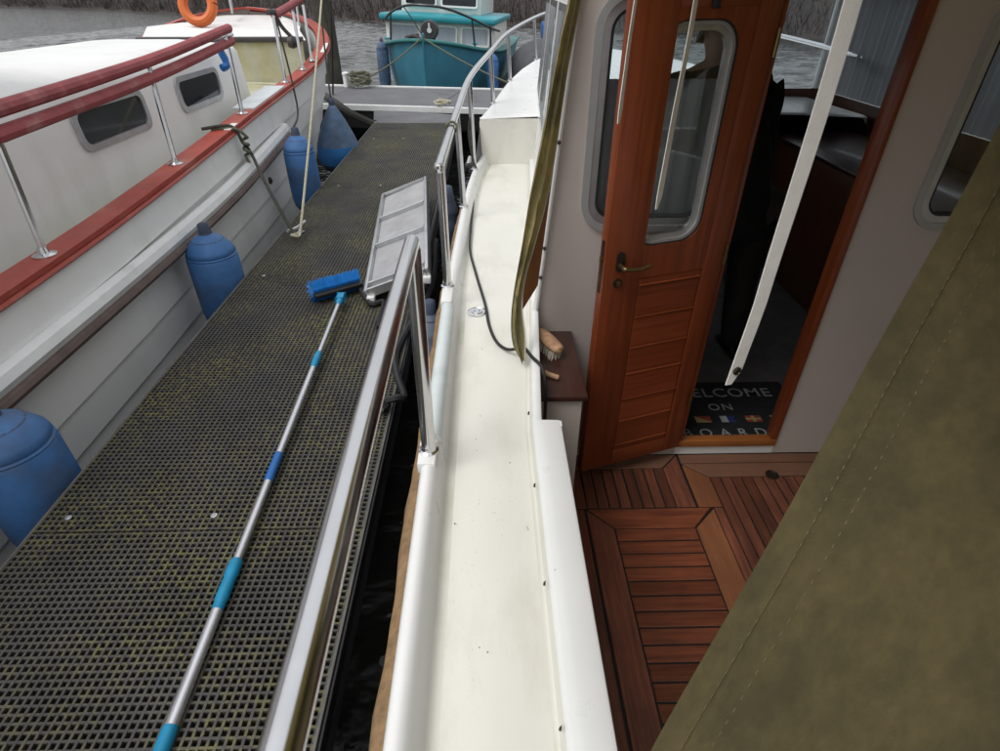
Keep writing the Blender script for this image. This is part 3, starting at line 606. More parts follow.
p = T(-1.02, 12.9, 1.12); fender('cylinder_fender', tuple(p + V(.0, 0, .02)), cyl(.12, .86), 'fender_faded', 'dull blue fender on the left bow of the teal boat', 'fender_dark')
p = T(1.20, 13.1, 1.0); fender('cylinder_fender', tuple(p + V(0, 0, .03)), cyl(.12, .72), 'blue_fender', 'bright blue fender at the right side of the teal boat', 'fender_dark')
# tarpaulin-covered dinghy to its right
gb = thing('covered_dinghy', 'small boat under a dark grey tarpaulin right of the teal boat', 'boat', (1.3, 14, 0))
bm = BM(); loft(bm, [[V(1.35 + w * math.cos(a) * (1 if math.sin(a) > 0 else 1), y, .35 + h * max(0, math.sin(a)) ** .7) for a in [math.pi * k / 14 for k in range(15)]] for y, w, h in ((12.7, .3, .35), (12.9, .62, .66), (13.6, .8, .82), (14.6, .85, .8), (15.8, .8, .62), (16, .5, .4))], False, False); obj('tarpaulin', bm, 'grey_tarp', gb, smooth=70)
bm = BM(); loft(bm, [[V(1.35 + s * w, y, .42), V(1.35 + s * w * .9, y, .1), V(1.35 + s * w * .5, y, -.2)] for s in (1,) for y, w in ((12.6, .1), (12.8, .5), (13.5, .8), (15, .86), (16, .8))]); obj('hull_side', bm, 'dark_trim', gb, smooth=60)
bm = BM(); loft(bm, [[V(1.35 - w, y, .42), V(1.35 - w * .9, y, .1), V(1.35 - w * .5, y, -.2)] for y, w in ((12.6, .1), (12.8, .5), (13.5, .8), (15, .86), (16, .8))]); obj('hull_side', bm, 'dark_trim', gb, smooth=60)
bm = BM(); lathe(bm, [(.1, 0), (.17, .02), (.17, .36), (.1, .4)], (1.25, 15.0, 1.28), (1, .1, 0), 16)
bm2 = bm; tag(obj('blue_drum', bm, 'blue_plastic'), 'blue drum lying on the grey tarpaulin', 'drum')

# ================================================================== OWN BOAT (we stand over its port side deck)
ob = thing('motor_cruiser', 'cream motor cruiser with narrow side deck, wooden cabin door and teak cockpit', 'boat', (1.4, 2, 0))
GP = [(-1.6, -.19), (2.2, -.192), (2.75, -.178), (3.3, -.16), (3.7, -.142), (4.15, -.108), (4.55, -.055), (5.0, .03), (5.5, .105), (6.07, .20), (6.8, .36), (7.46, .55), (7.9, .74), (8.2, .96), (8.38, 1.18), (8.42, 1.4)]
def gx(y):
    for (a, x0), (b_, x1) in zip(GP, GP[1:]):
        if a <= y <= b_: return x0 + (x1 - x0) * (y - a) / (b_ - a)
    return GP[0][1] if y < GP[0][0] else GP[-1][1]
def fz(y): return 1.27 + .034 * max(0, y - 4.5)
ys = [-1.6 + .2 * i for i in range(31)] + [4.5]
BX = 1.4
# hull shell
for s in (1, -1):
    bm = BM(); rings = []
    for y, x in GP:
        top = .95 if y < 4.5 else fz(y) - .03
        k = max(0, (y - 4) / 4.4); o_ = x + .004
        rings.append([V(BX + s * (o_ - BX), y, top), V(BX + s * (o_ + .03 + .15 * k - BX), y - .1 * k, .5), V(BX + s * (o_ + .1 + .5 * k - BX), y - .3 * k, 0), V(BX + s * (min(BX, o_ + .3 + .7 * k) - BX), y - .6 * k, -.4)])
    loft(bm, rings); obj('hull_side', bm, 'hull_dark', ob, smooth=50)
bm = BM(); loft(bm, [[V(gx(y) - .02, y, .78), V(gx(y) - .046, y, .80), V(gx(y) - .052, y, .83), V(gx(y) - .040, y, .875), V(gx(y) + .001, y, .90)] for y in [-1.6 + .05 * i for i in range(110)]])
for v in bm.verts: v.co.x += .009 * noise.noise(v.co * 9)
obj('rubbing_strake', bm, 'strake_rope', ob, smooth=70)
def along(name, prof, y0, y1, m, dy=.12, smooth=40):
    """loft a cross profile given as callables/fixed x and z along y"""
    bm = BM(); n = max(2, int((y1 - y0) / dy)); rings = []
    for i in range(n + 1):
        y = y0 + (y1 - y0) * i / n; rings.append([V(x(y) if callable(x) else x, y, z) for x, z in prof])
    loft(bm, rings); return obj(name, bm, m, ob, smooth=smooth)
g_ = lambda d: (lambda y: gx(y) + d)
along('gunwale', [(g_(0), .88), (g_(0), .984), (g_(.006), .996), (g_(.016), 1.003), (g_(.03), 1.002), (g_(.042), .992), (g_(.05), .975), (g_(.058), .945), (g_(.064), .934)], -1.6, 4.5, 'gelcoat_white')
along('waterway', [(g_(.0640), .934), (g_(.072), .9285), (g_(.082), .9285), (g_(.09), .931)], -1.6, 4.5, 'gutter_gelcoat')
SX = lambda y, z: .20 + .061 * (y - 2.05) + .085 * (z - .96)       # cabin side plane, leaning inboard
deckR = lambda y: .106 if y < 1.325 else .106 + .062 * (y - 1.325)
def dk(t): return lambda y: (gx(y) + .09) * (1 - t) + deckR(y) * t
along('side_deck', [(dk(0), .931), (dk(.15), .9345), (dk(.5), .937), (dk(.85), .9345), (dk(1), .931)], -1.6, 4.5, 'gelcoat')
dR = lambda d: (lambda y: deckR(y) + d)
along('inner_gutter', [(dR(0), .931), (dR(.006), .929), (dR(.012), .931), (dR(.020), .958)], -1.6, 4.5, 'gutter_gelcoat')
along('coaming_lip', [(dR(.020), .958), (dR(.024), .967), (dR(.030), .9705), (dR(.043), .9705), (dR(.048), .968), (dR(.049), .955), (dR(.049), .60)], 1.325, 4.5, 'gelcoat_white')
along('coaming', [(dR(.020), .958), (dR(.024), .967), (dR(.030), .9705), (.160, .970), (.205, .9685), (.212, .965), (.215, .957), (.215, .15)], -1.6, 1.325, 'gelcoat_white')
bm = BM(); bb(bm, .156, .2145, 1.300, 1.3245, .3, .966); obj('coaming_end', bm, 'gelcoat_white', ob)
# raised foredeck with its step
bm = BM(); rings = []
for y in [4.5, 4.51, 4.53] + [4.6 + .2 * i for i in range(19)] + [8.3, 8.38, 8.42]:
    z = fz(y) - (.012 if y == 4.5 else .003 if y == 4.51 else 0); g0 = gx(y) + (0 if y > 4.5 else .004); q = BX - g0; c = min(1, q / .3)
    half = [V(g0, y, z - .34 if y <= 4.6 else z - .06), V(g0, y, z - .03), V(g0 + .006 * c, y, z - .012), V(g0 + .018 * c, y, z - .003), V(g0 + .035 * c, y, z), V(g0 + q * .4, y, z + .02 * c), V(BX, y, z + .03 * c)]
    rings.append(half + [V(2 * BX - p.x, p.y, p.z) for p in half[-2::-1]])
loft(bm, rings); obj('foredeck', bm, 'gelcoat_white', ob, smooth=35)
obj('deck_step', one(bb, gx(4.5) + .005, .62, 4.4975, 4.56, .90, 1.2595), 'gelcoat', ob)
# gate section capping (pale blue) and blocks at the gate ends
bm = BM(); tube(bm, [V(-.168, 1.21 + .1 * i, .993) for i in range(9)], [.027] * 9, 12); obj('gate_capping', bm, 'blue_white_paint', ob)
bm = BM(); bb(bm, -.199, -.150, 2.02, 2.16, .97, 1.022, .012); obj('gate_block', bm, 'gelcoat_white', ob)
bm = BM(); bb(bm, -.20, -.150, 1.10, 1.20, .97, 1.008, .006); obj('gate_block', bm, 'gelcoat_white', ob)
# guard rails
def rail(name, pts, r, m='stainless', n=8): bm = BM(); tube(bm, smoothpath(pts, n), r, 16); return obj(name, bm, m, ob, smooth=60)
ar = rail('aft_rail', [V(-.166, 1.165, 1.600), V(-.164, 1.0, 1.602), V(-.158, .5, 1.602), V(-.152, 0, 1.60), V(-.15, -1.4, 1.60)], .0165)
def post(par, b0, t0, r=.0165, foot=True):
    bm = BM(); tube(bm, [b0, V(b0).lerp(V(t0), .5), t0], r, 14); s_ = obj('stanchion', bm, 'stainless', par, smooth=60)
    if foot: bm = BM(); lathe(bm, [(.028, 0), (.028, .004), (.021, .008), (.019, .02)], b0, seg=18); obj('stanchion_foot', bm, 'stainless', s_)
post(ar, (-.172, 1.155, 1.006), (-.166, 1.155, 1.592), .019); post(ar, (-.17, -.2, 1.003), (-.153, -.2, 1.595), .019)
fr = [V(-.178, 2.10, 1.515), V(-.178, 2.165, 1.518), V(-.174, 2.7, 1.508), V(-.165, 3.264, 1.510), V(-.112, 4.151, 1.574), V(.028, 4.995, 1.650), V(.199, 6.065, 1.716), V(.536, 7.457, 1.783), V(.80, 8.05, 1.83), V(1.1, 8.4, 1.86), V(1.4, 8.5, 1.87)]
fr = fr + [V(2 * BX - p.x, p.y, p.z) for p in fr[-2:2:-1]]
bm = BM(); tube(bm, smoothpath(fr, 8), .019, 14, cap=False); fwd = obj('bow_rail', bm, 'stainless', ob, smooth=60)
bm = BM(); ringframe(bm, [(.019 * math.cos(a), .019 * math.sin(a)) for a in [2 * math.pi * k / 14 for k in range(14)]], [(.009 * math.cos(a), .009 * math.sin(a)) for a in [2 * math.pi * k / 14 for k in range(14)]], -.004, .01, lambda a, b_, d: fr[0] + V(a, d, b_)); obj('rail_end', bm, 'stainless', fwd)
bm = BM(); lathe(bm, [(.0, 0), (.017, 0), (.017, .004), (0, .004)], fr[0] + V(0, .012, 0), (0, 1, 0), 14); obj('rail_end_plug', bm, 'gasket', fwd)
for b0, t0 in (((-.176, 2.165, 1.018), (-.178, 2.165, 1.51)), ((-.145, 3.264, 1.002), (-.165, 3.264, 1.505)), ((-.098, 4.1, 1.0), (-.115, 4.1, 1.565)), ((.048, 4.995, 1.285), (.028, 4.995, 1.645)), ((.222, 6.065, 1.32), (.199, 6.065, 1.71)), ((.575, 7.457, 1.368), (.536, 7.457, 1.778))):
    post(fwd, b0, t0, .017)
bm = BM(); p = fr[2].lerp(fr[3], .3)
tube(bm, [p + V(.024 * math.cos(a), .006 * math.sin(2 * a), .024 * math.sin(a)) for a in [2 * math.pi * k / 20 for k in range(21)]], .006, 6); tag(obj('rope_band', bm, 'rope_green'), 'green twine band tied round the bow rail', 'rope')
p4 = V(-.093, 4.0, 1.0)
rope('rail_lashing', [V(-.10, 4.10, 1.4), V(-.128, 4.08, 1.25), V(-.105, 4.06, 1.08), V(-.085, 4.05, 1.02)], .008, 'rope_dark', 'black lashing on the rail post by the raised foredeck')
# deck filler cap, studs, debris
bm = BM(); c = P(477, 312, z=.937); lathe(bm, [(.040, 0), (.040, .003), (.034, .005), (.032, .003), (.024, .003), (.022, .006), (0, .006)], c, seg=28); fc = obj('deck_filler', bm, 'chrome', ob)
bm = BM(); 
for q in (-.01, .01): lathe(bm, [(.003, 0), (.003, .0012), (0, .0012)], c + V(q, 0, .0058), seg=8)
obj('filler_key_hole', bm, 'gasket', fc)
for px, py in ((529, 412), (535, 484), (545, 582), (561, 727)):
    c = P(px, py, z=.962); bm = BM(); prism(bm, [(c.x - .004, c.y - .002), (c.x + .001, c.y - .003), (c.x + .002, c.y + .003)], .952, .964); obj('canvas_stud', bm, 'dirt', ob)
rnd = random.Random(4)
for i in range(16):
    x, y = rnd.uniform(-.1, .2), rnd.uniform(.45, 2.2); z = .9375 if x < .1 else .9712
    if .09 < x < .14: continue
    if x > .14 and y > 1.28: continue
    r = rnd.uniform(.0005, .0014); bm = BM(); prism(bm, [(x + r * math.cos(a) * rnd.uniform(.6, 1.5), y + r * math.sin(a)) for a in [2 * math.pi * k / 6 for k in range(6)]], z - .002, z + .001); obj('dirt_speck', bm, 'dirt', ob, smooth=0)

# ------------------------------------------------------------------ cabin shell
BYW = 2.05                                           # bulkhead plane
def sidepanel(name, y0, y1, z0, z1, m, th=.03, par=None, off=0.0):
    bm = BM(); rv = []
    for o in (off, off + th):
        rv.append([bm.verts.new((SX(y, z) + o, y, z)) for y, z in ((y0, z0), (y1, z0), (y1, z1), (y0, z1))])
    face(bm, rv[0]); face(bm, rv[1][::-1])
    for k in range(4): face(bm, (rv[0][k], rv[0][(k + 1) % 4], rv[1][(k + 1) % 4], rv[1][k]))
    return obj(name, bm, m, par or ob, smooth=0)
sidepanel('cabin_side', BYW + .03, 5.3, .80, 1.34, 'gelcoat_white'); sidepanel('cabin_side', BYW + .03, 5.3, 2.0, 2.3, 'gelcoat_white')
for a, b_ in ((BYW + .03, 2.3), (3.25, 3.42), (4.42, 4.5)): sidepanel('cabin_post', a, b_, 1.34, 2.0, 'gelcoat_white')
for a, b_ in ((2.3, 3.25), (3.42, 4.42), (4.52, 5.28)):
    w = sidepanel('side_window', a, b_, 1.345, 1.995, 'tinted', .006, off=.012)
    for q0, q1, z0, z1 in ((a, a + .03, 1.34, 2.0), (b_ - .03, b_, 1.34, 2.0), (a + .03, b_ - .03, 1.34, 1.37), (a + .03, b_ - .03, 1.97, 2.0)): sidepanel('window_bar', q0, q1, z0, z1, 'chrome', .022, w, off=-.008)
# corner post seen beside the canvas: pale bead with dark studs
bm = BM(); tube(bm, [V(SX(2.03, z) - .012, 2.035, z) for z in (.97, 1.2, 1.5, 1.8, 2.1)], .012, 10); cpost = obj('corner_bead', bm, 'gelcoat_white', ob)
for z in (1.12, 1.24, 1.62):
    bm = BM(); lathe(bm, [(.007, 0), (.007, .006), (.004, .012), (0, .012)], (SX(2.03, z) - .012, 2.022, z), (0, -1, 0), 10); obj('bead_stud', bm, 'gasket', cpost)
# aft bulkhead around window and doorway
DX0, DX1, DZ0, DZ1 = .905, 1.392, .245, 2.12
WX0, WX1, WZ0, WZ1 = .375, .80, 1.33, 2.02
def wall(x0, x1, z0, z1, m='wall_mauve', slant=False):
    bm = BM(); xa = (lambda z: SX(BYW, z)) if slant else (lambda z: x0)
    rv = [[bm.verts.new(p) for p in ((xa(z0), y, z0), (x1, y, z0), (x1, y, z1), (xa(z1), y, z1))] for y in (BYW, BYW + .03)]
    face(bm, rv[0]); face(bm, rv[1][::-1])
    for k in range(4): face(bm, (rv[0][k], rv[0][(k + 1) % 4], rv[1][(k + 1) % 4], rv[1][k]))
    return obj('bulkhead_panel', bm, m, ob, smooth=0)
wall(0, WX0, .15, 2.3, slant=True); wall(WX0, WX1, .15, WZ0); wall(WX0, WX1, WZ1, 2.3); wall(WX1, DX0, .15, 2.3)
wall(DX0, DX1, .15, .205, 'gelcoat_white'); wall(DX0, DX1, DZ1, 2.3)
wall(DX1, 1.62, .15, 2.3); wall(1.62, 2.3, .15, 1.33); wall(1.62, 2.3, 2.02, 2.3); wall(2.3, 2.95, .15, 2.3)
def bwin(x0, x1, z0, z1):
    cx, cz, w, h = (x0 + x1) / 2, (z0 + z1) / 2, x1 - x0, z1 - z0
    xf = lambda a, b_, d: V(cx + a, BYW - d, cz + b_)
    bm = BM(); ringframe(bm, rrect(w + .07, h + .07, .11), rrect(w + .02, h + .02, .085), -.01, .012, xf); f = obj('bulkhead_window', bm, 'window_grey', ob)
    bm = BM(); ringframe(bm, rrect(w + .03, h + .03, .09), rrect(w - .03, h - .03, .065), -.02, .006, xf); obj('window_rim', bm, 'aluminium', f)
    bm = BM(); ringframe(bm, rrect(w - .026, h - .026, .067), rrect(w - .05, h - .05, .055), -.02, .003, xf); obj('window_gasket', bm, 'gasket', f)
    bm = BM(); slabpoly(bm, rrect(w - .04, h - .04, .06), -.014, -.008, xf); obj('window_pane', bm, 'glass', f)
bm = BM(); loft(bm, [[V(WX0 - .03 + .018 * k, BYW + .07 + .010 * math.sin(k * 1.7), 1.80), V(WX0 - .03 + .018 * k, BYW + .07 + .014 * math.sin(k * 1.7 + .3), 1.30)] for k in range(28)]); bmesh.ops.solidify(bm, geom=bm.faces[:], thickness=.003)
tag(obj('window_curtain', bm, 'curtain'), 'grey half curtain behind the bulkhead window left of the door', 'curtain')
bwin(WX0, WX1, WZ0, WZ1); bwin(1.62, 2.3, 1.33, 2.02)
# door frame: jambs, head and sill
for x0, x1 in ((DX0, DX0 + .022), (DX1 - .03, DX1)): obj('door_jamb', one(bb, x0, x1, BYW - .012, BYW + .05, DZ0 + .001, DZ1, .003), 'mahogany', ob)
obj('door_head', one(bb, DX0 + .0225, DX1 - .0305, BYW - .012, BYW + .05, DZ1 - .03, DZ1, .003), 'mahogany_h', ob)
obj('door_sill', one(bb, DX0, DX1, BYW - .014, BYW + .032, .2055, DZ0, .004), 'sill_wood', ob)
# ------------------------------------------------------------------ cabin door, swung open on its port hinge
A = P(581, 472, z=.222); Bp = V(.903, 2.02, .222); e = (Bp - A); DW = e.length; e.normalize(); nn = V(e.y, -e.x, 0)
def D(s, h, d=0.0): return A + e * s + V(0, 0, h) + nn * d
def duv(px, py):
    q = P(px, py, Y=1.0) - V(0, 0, ZC); t = (A - V(0, 0, ZC)).dot(nn) / q.dot(nn); p = V(0, 0, ZC) + q * t - A
    return p.dot(e), p.z
door = thing('cabin_door', 'x', 'x', tuple(D(DW / 2, 0))); del door['label'], door['category']
door.parent = ob; door.location = D(DW / 2, 0) - WL[ob]
DH = 1.90; TK = .042
def dbox(s0, s1, h0, h1, d0, d1, bev=.002):
    bm = BM(); rot = Matrix((e, -nn, V(0, 0, 1))).transposed()
    box(bm, D((s0 + s1) / 2, (h0 + h1) / 2, (d0 + d1) / 2), (s1 - s0, d1 - d0, h1 - h0), rot, bev); return bm
wl0, wt0 = duv(655, 70); wl1, _ = duv(642, 215); wr0, _ = duv(733, 60); wr1, wb0 = duv(690, 243)
sL = (wl0 + wl1) / 2; sR = duv(717, 140)[0] + .012; hB = duv(668, 244)[1]; hT = duv(690, 19)[1]
pL, pR = .155, DW - .085
stL, stR = sL - .028, sR + .028
obj('stile', dbox(0, pL, 0, DH, -TK, 0, .004), 'mahogany', door); obj('stile', dbox(pR, DW, 0, DH, -TK, 0, .004), 'mahogany', door)
hP = duv(632, 287)[1] + .03
obj('rail', dbox(pL + .0006, pR - .0006, 0, .085, -TK, -.0012, .001), 'mahogany_h', door)
obj('rail', dbox(pL + .0006, pR - .0006, hT + .03, DH, -TK, -.0012, .001), 'mahogany_h', door)
# window surround with rounded opening
cw, chh = (sL + sR) / 2, (hB + hT) / 2; w_, h_ = sR - sL, hT - hB; ps = (pL + pR) / 2
xf = lambda a, b_, d: D(a, b_, d)
def rr_at(cx, cy, w, h, r, n=7): return [(cx + a, cy + b_) for a, b_ in rrect(w, h, r, n)]
bm = BM(); ringframe(bm, rr_at(ps, (hP + hT + .03) / 2, pR - pL - .0012, hT + .03 - hP, .0015), rr_at(cw, chh, w_, h_, .085), -TK, -.0008, xf); obj('window_surround', bm, 'mahogany', door, smooth=30)
bm = BM(); ringframe(bm, rr_at(cw, chh, w_ - .001, h_ - .001, .0845), rr_at(cw, chh, w_ - .03, h_ - .03, .072), -TK + .004, -.012, xf); wf = obj('window_frame', bm, 'window_grey', door, smooth=40)
bm = BM(); ringframe(bm, rr_at(cw, chh, w_ - .031, h_ - .031, .0715), rr_at(cw, chh, w_ - .062, h_ - .062, .058), -TK + .004, -.022, xf); obj('window_rim', bm, 'aluminium', door, smooth=40)
bm = BM(); ringframe(bm, rr_at(cw, chh, w_ - .0005, h_ - .0005, .0848), rr_at(cw, chh, w_ - .009, h_ - .009, .081), -.012, -.006, xf); obj('window_gasket', bm, 'gasket', door)
bm = BM(); slabpoly(bm, rr_at(cw, chh, w_ - .05, h_ - .05, .062), -.034, -.029, xf); obj('window_glass', bm, 'glass', door)
# recessed boards of the lower panel
lines = [duv(x, y)[1] for x, y in ((632, 287), (628, 319), (623, 350), (620, 376), (617, 401), (610, 424), (609, 447))]
hs_ = [hP] + lines + [.085]
for a, b_ in zip(hs_, hs_[1:]):
    h0, h1 = min(a, b_) + .001, max(a, b_) - .001
    if h1 - h0 < .012: continue
    bm = BM(); M_ = Matrix.Identity(4)
    n = len(bm.verts); prism(bm, [(pL + .001, h0), (pR - .001, h0), (pR - .001, h1), (pL + .001, h1)], -TK + .004, -.0022, .006)
    for v in bm.verts: v.co = D(v.co.x, v.co.y, v.co.z)
    obj('panel_board', bm, 'mahogany_h', door, smooth=0)
# proud moulding strip under each board line, as the shallow steps read in the photograph
for h in lines:
    bm = BM(); prism(bm, [(pL + .004, h - .004), (pR - .004, h - .004), (pR - .004, h + .004), (pL + .004, h + .004)], -.006, .0022, .003)
    for v in bm.verts: v.co = D(v.co.x, v.co.y, v.co.z)
    obj('board_moulding', bm, 'mahogany_h', door, smooth=0)
# lever handle, lock and mortise plate on the free edge
hx, hz_ = duv(620, 262); kx, kz = duv(617, 283)
bm = BM(); slabpoly(bm, [(hx + a, hz_ + b_) for a, b_ in rrect(.032, .075, .0155, 5)], .0005, .006, xf); plate = obj('handle_plate', bm, 'dark_brass', door, smooth=40)
bm = BM(); p0 = D(hx, hz_ - .012); tube(bm, smoothpath([p0 + nn * .005, p0 + nn * .04, D(hx + .02, hz_ - .014, .046), D(hx + .06, hz_ - .018, .046), D(hx + .10, hz_ - .010, .043)], 6), [.009] * 8 + [.0075] * 17, 10); obj('lever', bm, 'brass', door, smooth=60)
bm = BM(); slabpoly(bm, [(kx + a, kz + b_) for a, b_ in rrect(.034, .036, .016, 5)], .0005, .006, xf); lk = obj('lock_rosette', bm, 'dark_brass', door, smooth=40)
bm = BM(); slabpoly(bm, [(kx + a, kz + b_) for a, b_ in rrect(.014, .022, .006, 4)], .006, .014, xf); obj('lock_cylinder', bm, 'brass', door, smooth=40)
bm = BM(); rot = Matrix((e, -nn, V(0, 0, 1))).transposed(); box(bm, D(-.0005, hz_ - .02, -TK / 2), (.003, .020, .20), rot, .001); mp_ = obj('mortise_plate', bm, 'dark_brass', door)
bm = BM(); box(bm, D(-.004, hz_ + .01, -TK / 2), (.010, .012, .022), rot, .002); obj('latch', bm, 'brass', door)
bm = BM(); hk = duv(715, 2); box(bm, D(hk[0], hk[1] + .01, .008), (.022, .016, .05), rot, .004); obj('door_hook', bm, 'gasket', door)
for h in (.25, .95, 1.65):
    bm = BM(); tube(bm, [D(DW + .004, h, .004), D(DW + .004, h + .08, .004)], .007, 8); obj('hinge', bm, 'brass', door)
# ------------------------------------------------------------------ shelf box between coaming and door, pocket below
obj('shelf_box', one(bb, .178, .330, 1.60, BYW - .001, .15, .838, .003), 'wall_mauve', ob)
obj('shelf_top', one(bb, .176, .345, 1.585, BYW - .0015, .8385, .862, .004), 'shelf_wood', ob)
# ------------------------------------------------------------------ teak cockpit floor
FZ = .15
cf = obj('cockpit_floor', one(bb, .2155, 2.94, -1.6, BYW - .001, FZ - .06, FZ - .006), 'caulk', ob)
def plank(poly, m, name='plank', z=FZ):
    a = 0
    for i in range(len(poly)): a += poly[i - 1][0] * poly[i][1] - poly[i][0] * poly[i - 1][1]
    if a < 0: poly = poly[::-1]
    bm = BM(); prism(bm, poly, FZ - .0058, z + random.uniform(-.0006, .0006), .0018); return obj(name, bm, m, cf, smooth=0)
G = .0065
# lifting hatch: mitred border and cross slats
hx0, hx1, hy0, hy1, bw = .412, .985, -.55, 1.70, .112
ix0, ix1, iy1 = hx0 + bw, hx1 - bw, hy1 - bw
plank([(hx0 + G, hy0), (ix0 - G / 2, hy0), (ix0 - G / 2, iy1), (hx0 + G, hy1 - G)], 'teak_y', 'hatch_board')
plank([(hx0 + 2 * G, hy1), (ix0 + G / 2, iy1 + G / 2), (ix1 - G / 2, iy1 + G / 2), (hx1 - 2 * G, hy1)], 'teak_x', 'hatch_board')
plank([(hx1, hy0), (ix1 + G / 2, hy0), (ix1 + G / 2, iy1), (hx1, hy1 - G)], 'teak_light_y', 'hatch_board')
y = iy1 - G / 2
while y > hy0:
    plank([(ix0 + G / 2, y - .0568), (ix1 - G / 2, y - .0568), (ix1 - G / 2, y), (ix0 + G / 2, y)], 'teak_x'); y -= .0645
# strip between hatch and coaming
plank([(.232, -.9), (.30, -.9), (.30, 1.70), (.232, 1.70)], 'teak_y'); plank([(.305, -.9), (.352, -.9), (.352, 1.70), (.305, 1.70)], 'teak_y'); plank([(.357, -.9), (.408, -.9), (.408, 1.70), (.357, 1.70)], 'teak_y')
# section behind the hatch: border, lengthwise slats
sx1 = .918
plank([(.232, 1.955), (sx1 - .095, 1.955), (sx1 - G, 2.045), (.232, 2.045)], 'teak_light_x')
plank([(sx1 - .09, 1.708), (sx1 - G, 1.708), (sx1 - G, 2.038), (sx1 - .09, 1.95)], 'teak_y')
x = sx1 - .0945
while x > .26:
    plank([(x - .0435, 1.708), (x, 1.708), (x, 1.95), (x - .0435, 1.95)], 'teak_y'); x -= .0505
# right section: mitred border and lengthwise slats, ring pull
rx0 = sx1 + .006
plank([(rx0, -.9), (rx0 + .088, -.9), (rx0 + .088, 1.895), (rx0, 1.99)] if False else [(max(rx0, hx1 + .005), -.9), (rx0 + .105, -.9), (rx0 + .105, 1.70), (max(rx0, hx1 + .005), 1.70)], 'teak_y')
plank([(rx0, 1.706), (rx0 + .105, 1.706), (rx0 + .105, 1.885), (rx0, 1.972)], 'teak_light_y')
plank([(rx0 + .004, 1.978), (rx0 + .11, 1.89), (2.6, 1.89), (2.6, 1.978)], 'teak_light_x'); plank([(rx0, 1.984), (2.6, 1.984), (2.6, 2.044), (rx0, 2.044)], 'teak_light_x')
x = rx0 + .11
while x < 2.55:
    plank([(x, -.9), (x + .0432, -.9), (x + .0432, 1.885), (x, 1.885)], 'teak_y'); x += .050
plank([(x, -.9), (2.9, -.9), (2.9, 2.044), (x, 2.044)], 'teak_y')
c = P(772, 475, z=FZ); bm = BM(); lathe(bm, [(.030, 0), (.030, .004), (.022, .005), (.020, .002), (.008, .002), (.007, .006), (0, .006)], V(c.x, c.y, FZ + .0005), seg=22); obj('ring_pull', bm, 'dark_brass', cf)
# starboard coaming and aft end of the cockpit (mostly out of view)
obj('starboard_coaming', one(bb, 2.905, 2.985, -1.6, BYW, .0, .97, .01), 'gelcoat_white', ob); obj('transom', one(bb, -.185, 2.985, -1.68, -1.601, -.3, .95, .01), 'gelcoat_white', ob)
# ------------------------------------------------------------------ cabin interior
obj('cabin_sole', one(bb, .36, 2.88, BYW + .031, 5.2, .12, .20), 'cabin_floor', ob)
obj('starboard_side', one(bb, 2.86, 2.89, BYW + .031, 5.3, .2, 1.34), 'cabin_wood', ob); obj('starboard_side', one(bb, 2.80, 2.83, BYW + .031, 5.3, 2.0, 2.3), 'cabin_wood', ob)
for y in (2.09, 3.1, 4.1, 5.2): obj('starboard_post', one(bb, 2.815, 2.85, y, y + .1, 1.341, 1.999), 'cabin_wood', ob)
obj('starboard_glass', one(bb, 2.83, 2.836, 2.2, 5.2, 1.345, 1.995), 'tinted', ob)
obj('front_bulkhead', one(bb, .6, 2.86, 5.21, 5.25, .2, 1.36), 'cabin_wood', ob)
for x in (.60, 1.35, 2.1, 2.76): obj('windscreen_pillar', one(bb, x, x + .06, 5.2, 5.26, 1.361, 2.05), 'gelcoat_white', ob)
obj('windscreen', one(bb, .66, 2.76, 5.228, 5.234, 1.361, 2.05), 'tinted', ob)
obj('front_header', one(bb, .55, 2.86, 5.2, 5.26, 2.051, 2.3), 'gelcoat_white', ob)
bm = BM(); loft(bm, [[V(SX(y, 2.3) - .05, y, 2.30), V(SX(y, 2.3) - .04, y, 2.36), V(1.4, y, 2.42), V(2.9, y, 2.36), V(2.92, y, 2.30)] for y in (1.98, 3, 4, 5.35)], True, True); obj('cabin_roof', bm, 'gelcoat_white', ob)
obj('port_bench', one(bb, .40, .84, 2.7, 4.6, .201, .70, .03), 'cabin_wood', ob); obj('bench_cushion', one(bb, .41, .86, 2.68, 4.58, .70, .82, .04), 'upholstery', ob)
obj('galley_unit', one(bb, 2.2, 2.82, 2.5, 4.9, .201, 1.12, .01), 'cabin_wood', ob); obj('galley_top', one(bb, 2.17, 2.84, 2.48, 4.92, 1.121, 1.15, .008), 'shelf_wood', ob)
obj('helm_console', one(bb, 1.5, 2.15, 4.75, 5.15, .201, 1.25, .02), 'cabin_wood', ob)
for y0 in (2.16, 3.66):  # curtains widened across all the starboard glass to darken the cabin
    bm = BM(); xs = [(2.79 + .012 * math.sin(k * 1.9), y0 + .02 * k) for k in range(72)]
    loft(bm, [[V(x, y, 2.0), V(x + .004, y, 1.36)] for x, y in xs]); bmesh.ops.solidify(bm, geom=bm.faces[:], thickness=.003); tag(obj('window_curtain', bm, 'curtain'), 'pale curtain hanging at the starboard cabin window, %s' % ('nearer the door' if y0 < 3 else 'farther forward'), 'curtain')

